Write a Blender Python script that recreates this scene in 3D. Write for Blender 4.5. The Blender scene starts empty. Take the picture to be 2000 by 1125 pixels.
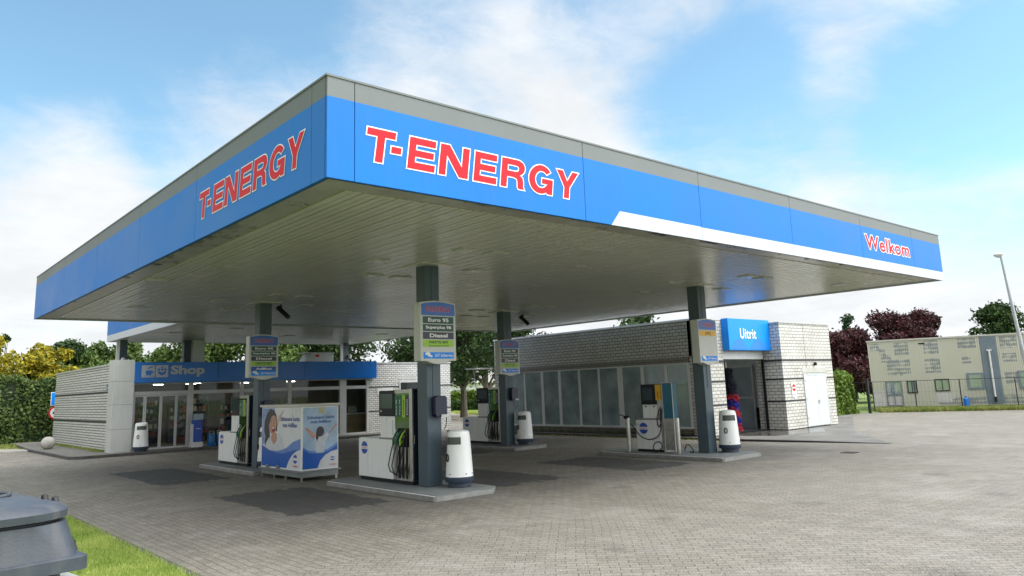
import bpy, math, random
import numpy as np
from mathutils import Vector, Matrix

# ------------------------------------------------------------------ camera, sky, sun, exposure
sc = bpy.context.scene
COL = sc.collection
CAMZ = 2.2
yaw, pitch, roll = math.radians(48.852), math.radians(9.972), math.radians(-2.031)
fw = Vector((math.cos(yaw)*math.cos(pitch), math.sin(yaw)*math.cos(pitch), math.sin(pitch)))
rt = Vector((math.sin(yaw), -math.cos(yaw), 0)); up = rt.cross(fw)
r2 = rt*math.cos(roll)+up*math.sin(roll); u2 = -rt*math.sin(roll)+up*math.cos(roll)
cam = bpy.data.objects.new('camera', bpy.data.cameras.new('camera'))
M = Matrix((r2, u2, -fw)).transposed().to_4x4(); M.translation = Vector((0, 0, CAMZ))
cam.matrix_world = M
cam.data.sensor_width = 36; cam.data.lens = 26.626; cam.data.shift_y = -0.0326
cam.data.clip_start = 0.05; cam.data.clip_end = 5000
COL.objects.link(cam); sc.camera = cam

SUN_EL = math.radians(54); SUN_AZ = Vector((0.62, -0.78, 0)).normalized()   # towards the sun
w = bpy.data.worlds.new("World"); sc.world = w; w.use_nodes = True
nt = w.node_tree; nt.nodes.clear()
def N(t, **k):
    n = nt.nodes.new(t)
    for a, b in k.items(): setattr(n, a, b)
    return n
def L(a, b): nt.links.new(a, b)
out = N('ShaderNodeOutputWorld'); bg = N('ShaderNodeBackground'); bg.inputs[1].default_value = 0.12
sky = N('ShaderNodeTexSky', sky_type='NISHITA'); sky.sun_disc = False
sky.sun_elevation = SUN_EL; sky.sun_rotation = math.atan2(SUN_AZ.x, SUN_AZ.y)
sky.air_density = 1.0; sky.dust_density = 0.6; sky.ozone_density = 1.5
tc = N('ShaderNodeTexCoord')
def vdot(v):
    n = N('ShaderNodeVectorMath', operation='DOT_PRODUCT'); L(tc.outputs['Generated'], n.inputs[0]); n.inputs[1].default_value = v
    return n.outputs['Value']
def math_(op, a, b, c=None):
    n = N('ShaderNodeMath', operation=op)
    for i, x in enumerate((a, b, c)):
        if x is None: continue
        if isinstance(x, (int, float)): n.inputs[i].default_value = x
        else: L(x, n.inputs[i])
    return n.outputs[0]
def ramp(x, lo, hi, a=0.0, b=1.0):
    n = N('ShaderNodeMapRange'); n.interpolation_type = 'SMOOTHSTEP'
    L(x, n.inputs[0]); n.inputs[1].default_value = lo; n.inputs[2].default_value = hi
    n.inputs[3].default_value = a; n.inputs[4].default_value = b
    return n.outputs[0]
def spot(d, r0, r1, amp):            # 0 outside r0 degrees of direction d, amp inside r1
    d = Vector(d).normalized()
    return ramp(vdot(d), math.cos(math.radians(r0)), math.cos(math.radians(r1)), 0.0, amp)
sep = N('ShaderNodeSeparateXYZ'); L(tc.outputs['Generated'], sep.inputs[0])
zz = math_('ADD', math_('MAXIMUM', sep.outputs[2], 0.0), 0.22)
dv = N('ShaderNodeVectorMath', operation='DIVIDE'); L(tc.outputs['Generated'], dv.inputs[0])
cz = N('ShaderNodeCombineXYZ'); L(zz, cz.inputs[0]); L(zz, cz.inputs[1]); L(zz, cz.inputs[2]); L(cz.outputs[0], dv.inputs[1])
def noise(scale, detail=6, rough=0.55, dist=0.0, vec=None):
    n = N('ShaderNodeTexNoise'); n.inputs['Scale'].default_value = scale; n.inputs['Detail'].default_value = detail
    n.inputs['Roughness'].default_value = rough; n.inputs['Distortion'].default_value = dist
    L(vec if vec else dv.outputs[0], n.inputs['Vector']); return n.outputs['Fac']
n1 = noise(1.5, 8, 0.62, 0.6); n2 = noise(6.0, 8, 0.7, 0.5)
cov = math_('ADD', math_('MULTIPLY', n1, 0.66), math_('MULTIPLY', n2, 0.34))
low = ramp(sep.outputs[2], 0.06, 0.36, 0.34, 0.0)       # horizon is white with cloud
cov = math_('ADD', cov, low)
for d, a, b, amp in [((.10, .925, .40), 26, 4, -.34), ((.206, .886, .47), 20, 3, -.18), ((.385, .80, .50), 14, 3, -.10),
                     ((.114, .96, .235), 9, 3, .34), ((.80,.50,.42), 16, 4, .10), ((.30,.93,.30), 12, 4, .12), ((.30, .898, .27), 14, 5, .18), ((.42, .84, .33), 12, 4, .12), ((.56, .75, .38), 13, 3, .16),
                     ((.65, .63, .425), 8, 2, .10), ((.74, .53, .46), 11, 3, -.16), ((.875, .34, .40), 11, 3, -.18),
                     ((.875, .34, .33), 7, 2, .10), ((.79, .50, .31), 9, 3, -.24), ((.933, .247, .25), 12, 3, -.34), ((.70, .643, .30), 7, 2, .08),
                     ((.96, .22, .31), 6, 2, -.1), ((.90,.38,.38), 22, 5, .03), ((.60,.68,.46), 12, 3, -.08)]:
    cov = math_('ADD', cov, spot(d, a, b, amp))
cov = math_('ADD', cov, spot((-.45, -.6, .65), 105, 50, .30))  # extra unseen cloud behind the camera, added to whiten the fill light
mask = ramp(cov, 0.23, 0.74, 0.05, 1.0)
shade = math_('MULTIPLY', ramp(noise(2.4, 5, 0.6), 0.3, 0.7, 4.8, 5.6), math_('ADD', spot((SUN_AZ.x*.59, SUN_AZ.y*.59, .8), 62, 12, 4.6), 1.0))     # cloud brightness in sky units, raised around the unseen sun as added fill
cl = N('ShaderNodeCombineXYZ'); L(shade, cl.inputs[0]); L(math_('MULTIPLY', shade, 1.03), cl.inputs[1]); L(math_('MULTIPLY', shade, 1.06), cl.inputs[2])
tint = N('ShaderNodeMix', data_type='RGBA', blend_type='MULTIPLY'); tint.inputs[0].default_value = 1.0
L(sky.outputs[0], tint.inputs[6]); tint.inputs[7].default_value = (1.08, 1.38, 1.28, 1)
mx = N('ShaderNodeMix', data_type='RGBA'); L(mask, mx.inputs[0]); L(tint.outputs[2], mx.inputs[6]); L(cl.outputs[0], mx.inputs[7])
L(mx.outputs[2], bg.inputs[0]); L(bg.outputs[0], out.inputs[0])

sl = bpy.data.lights.new('sun', 'SUN'); sl.energy = 0.9; sl.angle = math.radians(14); sl.color = (1, 0.955, 0.89)
sun = bpy.data.objects.new('sun', sl); COL.objects.link(sun)
sdir = SUN_AZ*math.cos(SUN_EL)+Vector((0, 0, math.sin(SUN_EL)))
sun.rotation_euler = sdir.to_track_quat('Z', 'Y').to_euler(); sun.location = (0, -10, 30)
sc.view_settings.view_transform = 'Standard'; sc.view_settings.look = 'None'
sc.view_settings.exposure = 0.6; sc.view_settings.gamma = 1.0; sc.view_settings.use_curve_mapping = False
sc.cycles.max_bounces = 8; sc.cycles.transparent_max_bounces = 16; sc.cycles.caustics_reflective = False
sc.cycles.caustics_refractive = False

# ------------------------------------------------------------------ helpers
RNG = np.random.default_rng(7)
random.seed(7)
class MB:
    def __init__(s): s.v = []; s.f = []; s.m = []
    def add(s, vs, fs, mi=0):
        o = len(s.v); s.v += [tuple(p) for p in vs]; s.f += [tuple(i+o for i in f) for f in fs]; s.m += [mi]*len(fs); return s
    def box(s, x0, x1, y0, y1, z0, z1, mi=0):
        v = [(x0,y0,z0),(x1,y0,z0),(x1,y1,z0),(x0,y1,z0),(x0,y0,z1),(x1,y0,z1),(x1,y1,z1),(x0,y1,z1)]
        return s.add(v, [(0,3,2,1),(4,5,6,7),(0,1,5,4),(1,2,6,5),(2,3,7,6),(3,0,4,7)], mi)
    def prism(s, pts, z0, z1, mi=0, ax='z'):
        n = len(pts)
        def c(a, b, t):
            return {'z': (a, b, t), 'y': (a, t, b), 'x': (t, a, b)}[ax]
        v = [c(a, b, z0) for a, b in pts]+[c(a, b, z1) for a, b in pts]
        f = [tuple(range(n))[::-1], tuple(range(n, 2*n))]+[(i, (i+1) % n, n+(i+1) % n, n+i) for i in range(n)]
        if ax == 'y': f = [q[::-1] for q in f]
        return s.add(v, f, mi)
    def loft(s, rings, mi=0, cap=True):
        n = len(rings[0]); v = [p for r in rings for p in r]; f = []
        for k in range(len(rings)-1):
            for i in range(n):
                j = (i+1) % n; f.append((k*n+i, k*n+j, (k+1)*n+j, (k+1)*n+i))
        if cap: f.append(tuple(range(n))[::-1]); f.append(tuple((len(rings)-1)*n+i for i in range(n)))
        return s.add(v, f, mi)
    def lathe(s, cx, cy, prof, n=28, mi=0, sx=1, sy=1):
        rings = [[(cx+r*sx*math.cos(2*math.pi*i/n), cy+r*sy*math.sin(2*math.pi*i/n), z) for i in range(n)] for r, z in prof]
        return s.loft(rings, mi)
    def tube(s, pts, r, n=8, mi=0):
        pts = [Vector(p) for p in pts]; rings = []; rr = r if isinstance(r, (list, tuple)) else [r]*len(pts)
        prev = None
        for i, p in enumerate(pts):
            t = (pts[min(i+1, len(pts)-1)]-pts[max(i-1, 0)]).normalized()
            if prev is None:
                a = t.orthogonal().normalized()
            else:
                a = (prev-t*prev.dot(t)).normalized()
            prev = a; b = t.cross(a)
            rings.append([tuple(p+(a*math.cos(2*math.pi*k/n)+b*math.sin(2*math.pi*k/n))*rr[i]) for k in range(n)])
        return s.loft(rings, mi)
    def build(s, name, mats, parent=None, smooth=False, bevel=0.0, off=None):
        me = bpy.data.meshes.new(name)
        v = s.v
        o = off if off is not None else (parent.get('_o') if parent is not None else None)
        if o is not None: v = [(a-o[0], b-o[1], c-o[2]) for a, b, c in v]
        me.from_pydata(v, [], s.f)
        if not isinstance(mats, (list, tuple)): mats = [mats]
        for m in mats: me.materials.append(m)
        if len(mats) > 1: me.polygons.foreach_set('material_index', s.m)
        if smooth:
            me.polygons.foreach_set('use_smooth', [True]*len(s.f))
        me.update()
        ob = bpy.data.objects.new(name, me); COL.objects.link(ob)
        if parent is not None: ob.parent = parent
        if smooth:
            try: me.set_sharp_from_angle(angle=math.radians(38))
            except Exception: pass
        if bevel:
            b = ob.modifiers.new('b', 'BEVEL'); b.width = bevel; b.segments = 2; b.limit_method = 'ANGLE'; b.angle_limit = math.radians(40)
        return ob
def tag(o, label=None, cat=None, group=None, kind=None):
    if label: o['label'] = label
    if cat: o['category'] = cat
    if group: o['group'] = group
    if kind: o['kind'] = kind
    return o
def thing(name, label, cat, loc=(0,0,0), group=None, rot=0.0, local=False):
    o = bpy.data.objects.new(name, None); COL.objects.link(o); o.location = loc; o.rotation_euler = (0,0,rot)
    o.empty_display_size = 0.2
    o['_o'] = (0,0,0) if local else tuple(loc)
    return tag(o, label, cat, group)
def copy_tree(o, label, loc, rot=None):
    c = o.copy(); COL.objects.link(c); c.location = loc; c['label'] = label
    if rot is not None: c.rotation_euler = (0,0,rot)
    def rec(src, dst):
        for ch in list(src.children):
            k = ch.copy(); COL.objects.link(k); k.parent = dst; rec(ch, k)
    rec(o, c); return c

# ---- materials
def newmat(name):
    m = bpy.data.materials.new(name); m.use_nodes = True; t = m.node_tree; b = t.nodes['Principled BSDF']; return m, t, b
def setp(b, **k):
    for a, v in k.items(): b.inputs[a].default_value = v
def mat(name, c, rough=0.5, metal=0.0, var=0.08, vs=3.0, bump=0.0, bs=60.0, spec=0.5, c2=None, coat=0.0, dirt=0.0):
    m, t, b = newmat(name)
    setp(b, Roughness=rough, Metallic=metal); b.inputs['Specular IOR Level'].default_value = spec
    if coat: b.inputs['Coat Weight'].default_value = coat; b.inputs['Coat Roughness'].default_value = 0.08
    g = t.nodes.new('ShaderNodeNewGeometry'); n = t.nodes.new('ShaderNodeTexNoise'); n.inputs['Scale'].default_value = vs
    n.inputs['Detail'].default_value = 6; n.inputs['Roughness'].default_value = 0.65
    t.links.new(g.outputs['Position'], n.inputs['Vector'])
    r = t.nodes.new('ShaderNodeValToRGB'); t.links.new(n.outputs['Fac'], r.inputs[0])
    a = [x*(1-var) for x in c[:3]]+[1]; d = ([x for x in c2[:3]]+[1]) if c2 else [min(1, x*(1+var)) for x in c[:3]]+[1]
    r.color_ramp.elements[0].position = 0.35; r.color_ramp.elements[1].position = 0.65
    r.color_ramp.elements[0].color = a; r.color_ramp.elements[1].color = d
    col = r.outputs[0]
    if dirt:
        mp = t.nodes.new('ShaderNodeMapping'); mp.inputs['Scale'].default_value = (9, 9, .7); t.links.new(g.outputs['Position'], mp.inputs[0])
        n3 = t.nodes.new('ShaderNodeTexNoise'); n3.inputs['Scale'].default_value = 1.0; n3.inputs['Detail'].default_value = 5; t.links.new(mp.outputs[0], n3.inputs[0])
        r3 = t.nodes.new('ShaderNodeMapRange'); t.links.new(n3.outputs[0], r3.inputs[0]); r3.inputs[1].default_value = .48; r3.inputs[2].default_value = .8; r3.inputs[3].default_value = 0; r3.inputs[4].default_value = dirt
        mm = t.nodes.new('ShaderNodeMix'); mm.data_type = 'RGBA'; t.links.new(r3.outputs[0], mm.inputs[0]); t.links.new(col, mm.inputs[6]); mm.inputs[7].default_value = (.16,.14,.11,1)
        col = mm.outputs[2]
    t.links.new(col, b.inputs['Base Color'])
    rv = t.nodes.new('ShaderNodeMapRange'); t.links.new(n.outputs['Fac'], rv.inputs[0]); rv.inputs[1].default_value = .3; rv.inputs[2].default_value = .7
    rv.inputs[3].default_value = max(0.02, rough*0.85); rv.inputs[4].default_value = min(1, rough*1.15); t.links.new(rv.outputs[0], b.inputs['Roughness'])
    if bump:
        n2 = t.nodes.new('ShaderNodeTexNoise'); n2.inputs['Scale'].default_value = bs; n2.inputs['Detail'].default_value = 4; t.links.new(g.outputs['Position'], n2.inputs['Vector'])
        bp = t.nodes.new('ShaderNodeBump'); bp.inputs['Strength'].default_value = bump; bp.inputs['Distance'].default_value = 0.01
        t.links.new(n2.outputs['Fac'], bp.inputs['Height']); t.links.new(bp.outputs[0], b.inputs['Normal'])
    return m
def emis(name, c, s):
    m, t, b = newmat(name); setp(b, Roughness=.5); b.inputs['Base Color'].default_value = (*c, 1)
    b.inputs['Emission Color'].default_value = (*c, 1); b.inputs['Emission Strength'].default_value = s; return m
def brick(name, bw, bh, c1, c2, mortar, ms=0.012, rough=0.35, soldier=False, stain=0.0, mossz=None):
    m, t, b = newmat(name); setp(b, Roughness=rough)
    g = t.nodes.new('ShaderNodeNewGeometry'); s = t.nodes.new('ShaderNodeSeparateXYZ'); t.links.new(g.outputs['Position'], s.inputs[0])
    a = t.nodes.new('ShaderNodeMath'); a.operation = 'ADD'; t.links.new(s.outputs[0], a.inputs[0]); t.links.new(s.outputs[1], a.inputs[1])
    cb = t.nodes.new('ShaderNodeCombineXYZ')
    if soldier: t.links.new(a.outputs[0], cb.inputs[1]); t.links.new(s.outputs[2], cb.inputs[0])
    else: t.links.new(a.outputs[0], cb.inputs[0]); t.links.new(s.outputs[2], cb.inputs[1])
    k = t.nodes.new('ShaderNodeTexBrick'); t.links.new(cb.outputs[0], k.inputs['Vector'])
    k.inputs['Scale'].default_value = 1; k.inputs['Brick Width'].default_value = bw; k.inputs['Row Height'].default_value = bh
    k.inputs['Mortar Size'].default_value = ms; k.inputs['Mortar Smooth'].default_value = 0.15; k.offset = 0 if soldier else .5
    k.inputs['Color1'].default_value = (*c1, 1); k.inputs['Color2'].default_value = (*c2, 1); k.inputs['Mortar'].default_value = (*mortar, 1)
    col = k.outputs['Color']
    n = t.nodes.new('ShaderNodeTexNoise'); n.inputs['Scale'].default_value = 1.3; n.inputs['Detail'].default_value = 7; n.inputs['Roughness'].default_value = .7
    t.links.new(g.outputs['Position'], n.inputs['Vector'])
    mr = t.nodes.new('ShaderNodeMapRange'); t.links.new(n.outputs['Fac'], mr.inputs[0]); mr.inputs[1].default_value = .35; mr.inputs[2].default_value = .75
    mr.inputs[3].default_value = 0; mr.inputs[4].default_value = .22+stain
    mx = t.nodes.new('ShaderNodeMix'); mx.data_type = 'RGBA'; mx.blend_type = 'MULTIPLY'; t.links.new(mr.outputs[0], mx.inputs[0]); t.links.new(col, mx.inputs[6]); mx.inputs[7].default_value = (.45,.42,.36,1)
    col = mx.outputs[2]
    if mossz:
        mz = t.nodes.new('ShaderNodeMapRange'); t.links.new(s.outputs[2], mz.inputs[0]); mz.inputs[1].default_value = mossz[0]; mz.inputs[2].default_value = mossz[1]; mz.inputs[3].default_value = 1; mz.inputs[4].default_value = 0
        n4 = t.nodes.new('ShaderNodeTexNoise'); n4.inputs['Scale'].default_value = 4; n4.inputs['Detail'].default_value = 6; t.links.new(g.outputs['Position'], n4.inputs['Vector'])
        m4 = t.nodes.new('ShaderNodeMath'); m4.operation = 'MULTIPLY'; t.links.new(mz.outputs[0], m4.inputs[0]); t.links.new(n4.outputs['Fac'], m4.inputs[1])
        m5 = t.nodes.new('ShaderNodeMapRange'); t.links.new(m4.outputs[0], m5.inputs[0]); m5.inputs[1].default_value = .2; m5.inputs[2].default_value = .5
        mx2 = t.nodes.new('ShaderNodeMix'); mx2.data_type = 'RGBA'; t.links.new(m5.outputs[0], mx2.inputs[0]); t.links.new(col, mx2.inputs[6]); mx2.inputs[7].default_value = (.07,.08,.03,1); col = mx2.outputs[2]
    t.links.new(col, b.inputs['Base Color'])
    bp = t.nodes.new('ShaderNodeBump'); bp.inputs['Strength'].default_value = .6; bp.inputs['Distance'].default_value = .006; bp.invert = True
    t.links.new(k.outputs['Fac'], bp.inputs['Height']); t.links.new(bp.outputs[0], b.inputs['Normal'])
    return m
def glass(name, tintc, refl=0.12, opac=0.0, rough=0.02, body=(.1,.13,.13)):
    m, t, b = newmat(name); t.nodes.remove(b); o = t.nodes['Material Output']
    tr = t.nodes.new('ShaderNodeBsdfTransparent'); tr.inputs[0].default_value = (*tintc, 1)
    df = t.nodes.new('ShaderNodeBsdfDiffuse'); df.inputs[0].default_value = (*body, 1)
    gl = t.nodes.new('ShaderNodeBsdfGlossy'); gl.inputs['Roughness'].default_value = rough; gl.inputs[0].default_value = (.95,.98,1,1)
    lw = t.nodes.new('ShaderNodeFresnel'); lw.inputs[0].default_value = 1.5
    ad = t.nodes.new('ShaderNodeMath'); ad.operation = 'ADD'; t.links.new(lw.outputs[0], ad.inputs[0]); ad.inputs[1].default_value = refl-.04; ad.use_clamp = True
    m1 = t.nodes.new('ShaderNodeMixShader'); m1.inputs[0].default_value = opac; t.links.new(tr.outputs[0], m1.inputs[1]); t.links.new(df.outputs[0], m1.inputs[2])
    m2 = t.nodes.new('ShaderNodeMixShader'); t.links.new(ad.outputs[0], m2.inputs[0]); t.links.new(m1.outputs[0], m2.inputs[1]); t.links.new(gl.outputs[0], m2.inputs[2])
    t.links.new(m2.outputs[0], o.inputs[0])
    if opac > .2:
        g = t.nodes.new('ShaderNodeNewGeometry'); n = t.nodes.new('ShaderNodeTexNoise'); n.inputs['Scale'].default_value = 1.2; t.links.new(g.outputs['Position'], n.inputs['Vector'])
        mr = t.nodes.new('ShaderNodeMapRange'); t.links.new(n.outputs[0], mr.inputs[0]); mr.inputs[1].default_value = .3; mr.inputs[2].default_value = .7; mr.inputs[3].default_value = opac*.7; mr.inputs[4].default_value = min(1, opac*1.25); t.links.new(mr.outputs[0], m1.inputs[0])
    return m
def leafmat(name, dark, light, transl=.25, hue2=None):
    m, t, b = newmat(name); o = t.nodes['Material Output']; setp(b, Roughness=.55); b.inputs['Specular IOR Level'].default_value = .3
    g = t.nodes.new('ShaderNodeNewGeometry'); r = t.nodes.new('ShaderNodeValToRGB')
    n = t.nodes.new('ShaderNodeTexNoise'); n.inputs['Scale'].default_value = .9; n.inputs['Detail'].default_value = 3; t.links.new(g.outputs['Position'], n.inputs['Vector'])
    a = t.nodes.new('ShaderNodeMath'); a.operation = 'MULTIPLY_ADD'; t.links.new(g.outputs['Random Per Island'], a.inputs[0]); a.inputs[1].default_value = .55
    s = t.nodes.new('ShaderNodeMath'); s.operation = 'MULTIPLY_ADD'; t.links.new(n.outputs['Fac'], s.inputs[0]); s.inputs[1].default_value = 1.3; s.inputs[2].default_value = -.42
    t.links.new(s.outputs[0], a.inputs[2]); t.links.new(a.outputs[0], r.inputs[0])
    r.color_ramp.elements[0].color = (*dark, 1); r.color_ramp.elements[1].color = (*light, 1)
    if hue2:
        e = r.color_ramp.elements.new(.93); e.color = (*hue2, 1)
    t.links.new(r.outputs[0], b.inputs['Base Color'])
    tl = t.nodes.new('ShaderNodeBsdfTranslucent'); t.links.new(r.outputs[0], tl.inputs[0])
    mx = t.nodes.new('ShaderNodeMixShader'); mx.inputs[0].default_value = transl; t.links.new(b.outputs[0], mx.inputs[1]); t.links.new(tl.outputs[0], mx.inputs[2]); t.links.new(mx.outputs[0], o.inputs[0])
    return m
def paving():
    m, t, b = newmat('block_paving'); g = t.nodes.new('ShaderNodeNewGeometry'); P = g.outputs['Position']
    setp(b, Roughness=.8)
    sx = t.nodes.new('ShaderNodeSeparateXYZ'); t.links.new(P, sx.inputs[0])
    def br(rot):
        mp = t.nodes.new('ShaderNodeMapping'); mp.inputs['Rotation'].default_value = (0, 0, math.radians(rot))
        # slight waviness of the laid rows
        wn = t.nodes.new('ShaderNodeTexNoise'); wn.inputs['Scale'].default_value = .7; wn.inputs['Detail'].default_value = 2; t.links.new(P, wn.inputs['Vector'])
        wm = t.nodes.new('ShaderNodeVectorMath'); wm.operation = 'SCALE'; wm.inputs['Scale'].default_value = .12; t.links.new(wn.outputs['Color'], wm.inputs[0])
        wa = t.nodes.new('ShaderNodeVectorMath'); t.links.new(P, wa.inputs[0]); t.links.new(wm.outputs[0], wa.inputs[1]); t.links.new(wa.outputs[0], mp.inputs[0])
        k = t.nodes.new('ShaderNodeTexBrick'); t.links.new(mp.outputs[0], k.inputs['Vector']); k.inputs['Scale'].default_value = 1
        k.inputs['Brick Width'].default_value = .26; k.inputs['Row Height'].default_value = .13; k.inputs['Mortar Size'].default_value = .008; k.inputs['Mortar Smooth'].default_value = .4
        k.inputs['Color1'].default_value = (.130,.118,.094,1); k.inputs['Color2'].default_value = (.192,.175,.140,1); k.inputs['Mortar'].default_value = (.045,.042,.034,1)
        k.inputs['Bias'].default_value = .1
        return k
    A = br(90); B = br(45)
    # zones: along Y to the left, diagonal to the front right
    zn = t.nodes.new('ShaderNodeMath'); zn.operation = 'MULTIPLY_ADD'; t.links.new(sx.outputs[0], zn.inputs[0]); zn.inputs[1].default_value = .06; zn.inputs[2].default_value = 9.2
    zc = t.nodes.new('ShaderNodeMath'); zc.operation = 'LESS_THAN'; t.links.new(sx.outputs[1], zc.inputs[0]); t.links.new(zn.outputs[0], zc.inputs[1])
    mc = t.nodes.new('ShaderNodeMix'); mc.data_type = 'RGBA'; t.links.new(zc.outputs[0], mc.inputs[0]); t.links.new(A.outputs['Color'], mc.inputs[6]); t.links.new(B.outputs['Color'], mc.inputs[7])
    mf = t.nodes.new('ShaderNodeMix'); t.links.new(zc.outputs[0], mf.inputs[0]); t.links.new(A.outputs['Fac'], mf.inputs[2]); t.links.new(B.outputs['Fac'], mf.inputs[3])
    col = mc.outputs[2]
    def over(scale, detail, lo, hi, amt, c, kind='MULTIPLY', rough=.65):
        nonlocal col
        n = t.nodes.new('ShaderNodeTexNoise'); n.inputs['Scale'].default_value = scale; n.inputs['Detail'].default_value = detail; n.inputs['Roughness'].default_value = rough; t.links.new(P, n.inputs['Vector'])
        r = t.nodes.new('ShaderNodeMapRange'); t.links.new(n.outputs['Fac'], r.inputs[0]); r.inputs[1].default_value = lo; r.inputs[2].default_value = hi; r.inputs[3].default_value = 0; r.inputs[4].default_value = amt
        x = t.nodes.new('ShaderNodeMix'); x.data_type = 'RGBA'; x.blend_type = kind; t.links.new(r.outputs[0], x.inputs[0]); t.links.new(col, x.inputs[6]); x.inputs[7].default_value = (*c, 1)
        col = x.outputs[2]; return n
    over(.28, 5, .4, .7, .55, (.72,.66,.58))
    over(.55, 6, .5, .72, .45, (.30,.285,.26), 'MIX')
    over(2.5, 6, .5, .75, .45, (.5,.45,.4))
    over(.9, 3, .66, .72, .5, (.35,.33,.3), rough=.4)
    mpp = t.nodes.new('ShaderNodeMapping'); mpp.inputs['Scale'].default_value = (1.3, .10, 1); mpp.inputs['Rotation'].default_value = (0, 0, .25); t.links.new(P, mpp.inputs[0]); P0 = P; P = mpp.outputs[0]
    over(1.0, 4, .55, .72, .38, (.45,.42,.38)); P = P0
    sp = over(46, 3, .50, .68, .75, (.48,.46,.41), 'MIX', .85)
    over(30, 3, .5, .68, .75, (.33,.32,.30), 'MULTIPLY', .85)
    # dark replacement bricks beside the pumps, their edges stepping brick by brick
    def q(axis, step):
        n = t.nodes.new('ShaderNodeMath'); n.operation = 'SNAP'; t.links.new(sx.outputs[axis], n.inputs[0]); n.inputs[1].default_value = step; return n.outputs[0]
    wv = t.nodes.new('ShaderNodeTexWhiteNoise'); wv.noise_dimensions = '1D'; t.links.new(q(0, .13), wv.inputs['W'])
    wh = t.nodes.new('ShaderNodeTexWhiteNoise'); wh.noise_dimensions = '1D'; t.links.new(q(1, .26), wh.inputs['W'])
    tot = None
    def mth(op, a, bb):
        n = t.nodes.new('ShaderNodeMath'); n.operation = op
        for i, x in enumerate((a, bb)):
            if isinstance(x, (int, float)): n.inputs[i].default_value = x
            else: t.links.new(x, n.inputs[i])
        return n.outputs[0]
    ys = mth('ADD', sx.outputs[1], mth('MULTIPLY', mth('SUBTRACT', wv.outputs[0], .5), .36))
    xs = mth('ADD', sx.outputs[0], mth('MULTIPLY', mth('SUBTRACT', wh.outputs[0], .5), .12))
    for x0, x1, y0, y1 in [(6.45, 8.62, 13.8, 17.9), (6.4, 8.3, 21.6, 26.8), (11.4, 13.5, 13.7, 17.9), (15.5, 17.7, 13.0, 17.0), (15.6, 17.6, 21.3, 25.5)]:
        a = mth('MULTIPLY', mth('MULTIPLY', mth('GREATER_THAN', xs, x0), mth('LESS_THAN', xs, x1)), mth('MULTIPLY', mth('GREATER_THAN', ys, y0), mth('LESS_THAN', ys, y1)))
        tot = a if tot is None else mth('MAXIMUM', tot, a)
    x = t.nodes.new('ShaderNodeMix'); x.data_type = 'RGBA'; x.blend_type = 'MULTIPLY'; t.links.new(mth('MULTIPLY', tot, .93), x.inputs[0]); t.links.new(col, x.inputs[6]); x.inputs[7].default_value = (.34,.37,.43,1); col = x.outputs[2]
    t.links.new(col, b.inputs['Base Color'])
    h = mth('SUBTRACT', mth('MULTIPLY', sp.outputs['Fac'], .35), mf.outputs[0])
    bp = t.nodes.new('ShaderNodeBump'); bp.inputs['Strength'].default_value = .8; bp.inputs['Distance'].default_value = .008
    t.links.new(h, bp.inputs['Height']); t.links.new(bp.outputs[0], b.inputs['Normal'])
    return m

WHITE = mat('white_paint', (.72,.73,.71), .38, var=.03, vs=2, dirt=.10)
WPLAS = mat('white_plastic', (.86,.87,.85), .35, var=.02, vs=4, dirt=.14)
ALU = mat('white_aluminium', (.55,.56,.55), .35, var=.04, dirt=.12)
STEEL = mat('brushed_steel', (.42,.41,.37), .32, metal=.85, var=.15, vs=8, bump=.1, bs=120)
DARK = mat('black_plastic', (.010,.011,.013), .45, var=.2, spec=.25)
RUB = mat('black_rubber', (.015,.016,.017), .55, var=.2)
COLM = mat('petrol_paint', (.058,.090,.112), .42, var=.12, vs=1.5, dirt=.08)
BLUE = mat('fascia_blue', (.001,.168,.58), .45, var=.06, vs=.6, spec=.22, bump=.06, bs=1.2, dirt=.07)
SBLUE = mat('shop_blue', (.002,.17,.62), .25, var=.05, vs=.5, spec=.4)
WBLUE = mat('sign_blue', (.004,.27,.90), .4, var=.03, spec=.3)
WBLUE2 = mat('sign_blue_dark', (.010,.20,.72), .4, var=.03)
GREYF = mat('fascia_grey', (.135,.155,.150), .5, var=.1, vs=.8, dirt=.1)
FWHITE = mat('fascia_white', (.54,.58,.64), .4, var=.03, vs=.8, dirt=.05)
RED = mat('letter_red', (.64,.010,.020), .5, var=.03, spec=.2)
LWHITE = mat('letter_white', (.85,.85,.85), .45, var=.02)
CONC = mat('kerb_concrete', (.24,.24,.225), .85, var=.2, vs=5, bump=.35, bs=50)
CONCL = mat('island_concrete', (.20,.215,.215), .8, var=.15, vs=4, bump=.3, bs=60)
SEAM = mat('seam_shadow_gap', (.03,.05,.09), .7)
ASPH = mat('asphalt', (.085,.085,.082), .85, var=.25, vs=1.2, bump=.5, bs=70, c2=(.14,.138,.13))
SOIL = mat('grass_ground', (.10,.17,.022), .95, var=.3, vs=1.2, bump=.4, bs=20, c2=(.18,.25,.05))
TRIM = mat('roof_trim', (.5,.51,.5), .4)
BAND = mat('dark_band_brick', (.03,.032,.036), .6, var=.2, vs=20)
GAP = mat('joint_dark', (.02,.02,.02), .9)
GR1 = mat('fuel_green', (.0,.115,.05), .4); GR2 = mat('fuel_dark_green', (.0,.06,.04), .4); LIME = mat('fuel_lime', (.33,.58,.02), .4)
NAVY = mat('fuel_navy', (.012,.018,.04), .4); YEL = mat('fuel_yellow', (.75,.43,.01), .4); TEAL = mat('panel_teal', (.01,.13,.20), .35, var=.1, vs=2)
LOGOB = mat('logo_blue', (.015,.08,.42), .4)
TAN = mat('light_wood', (.33,.23,.11), .5, var=.12, vs=6)

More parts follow.
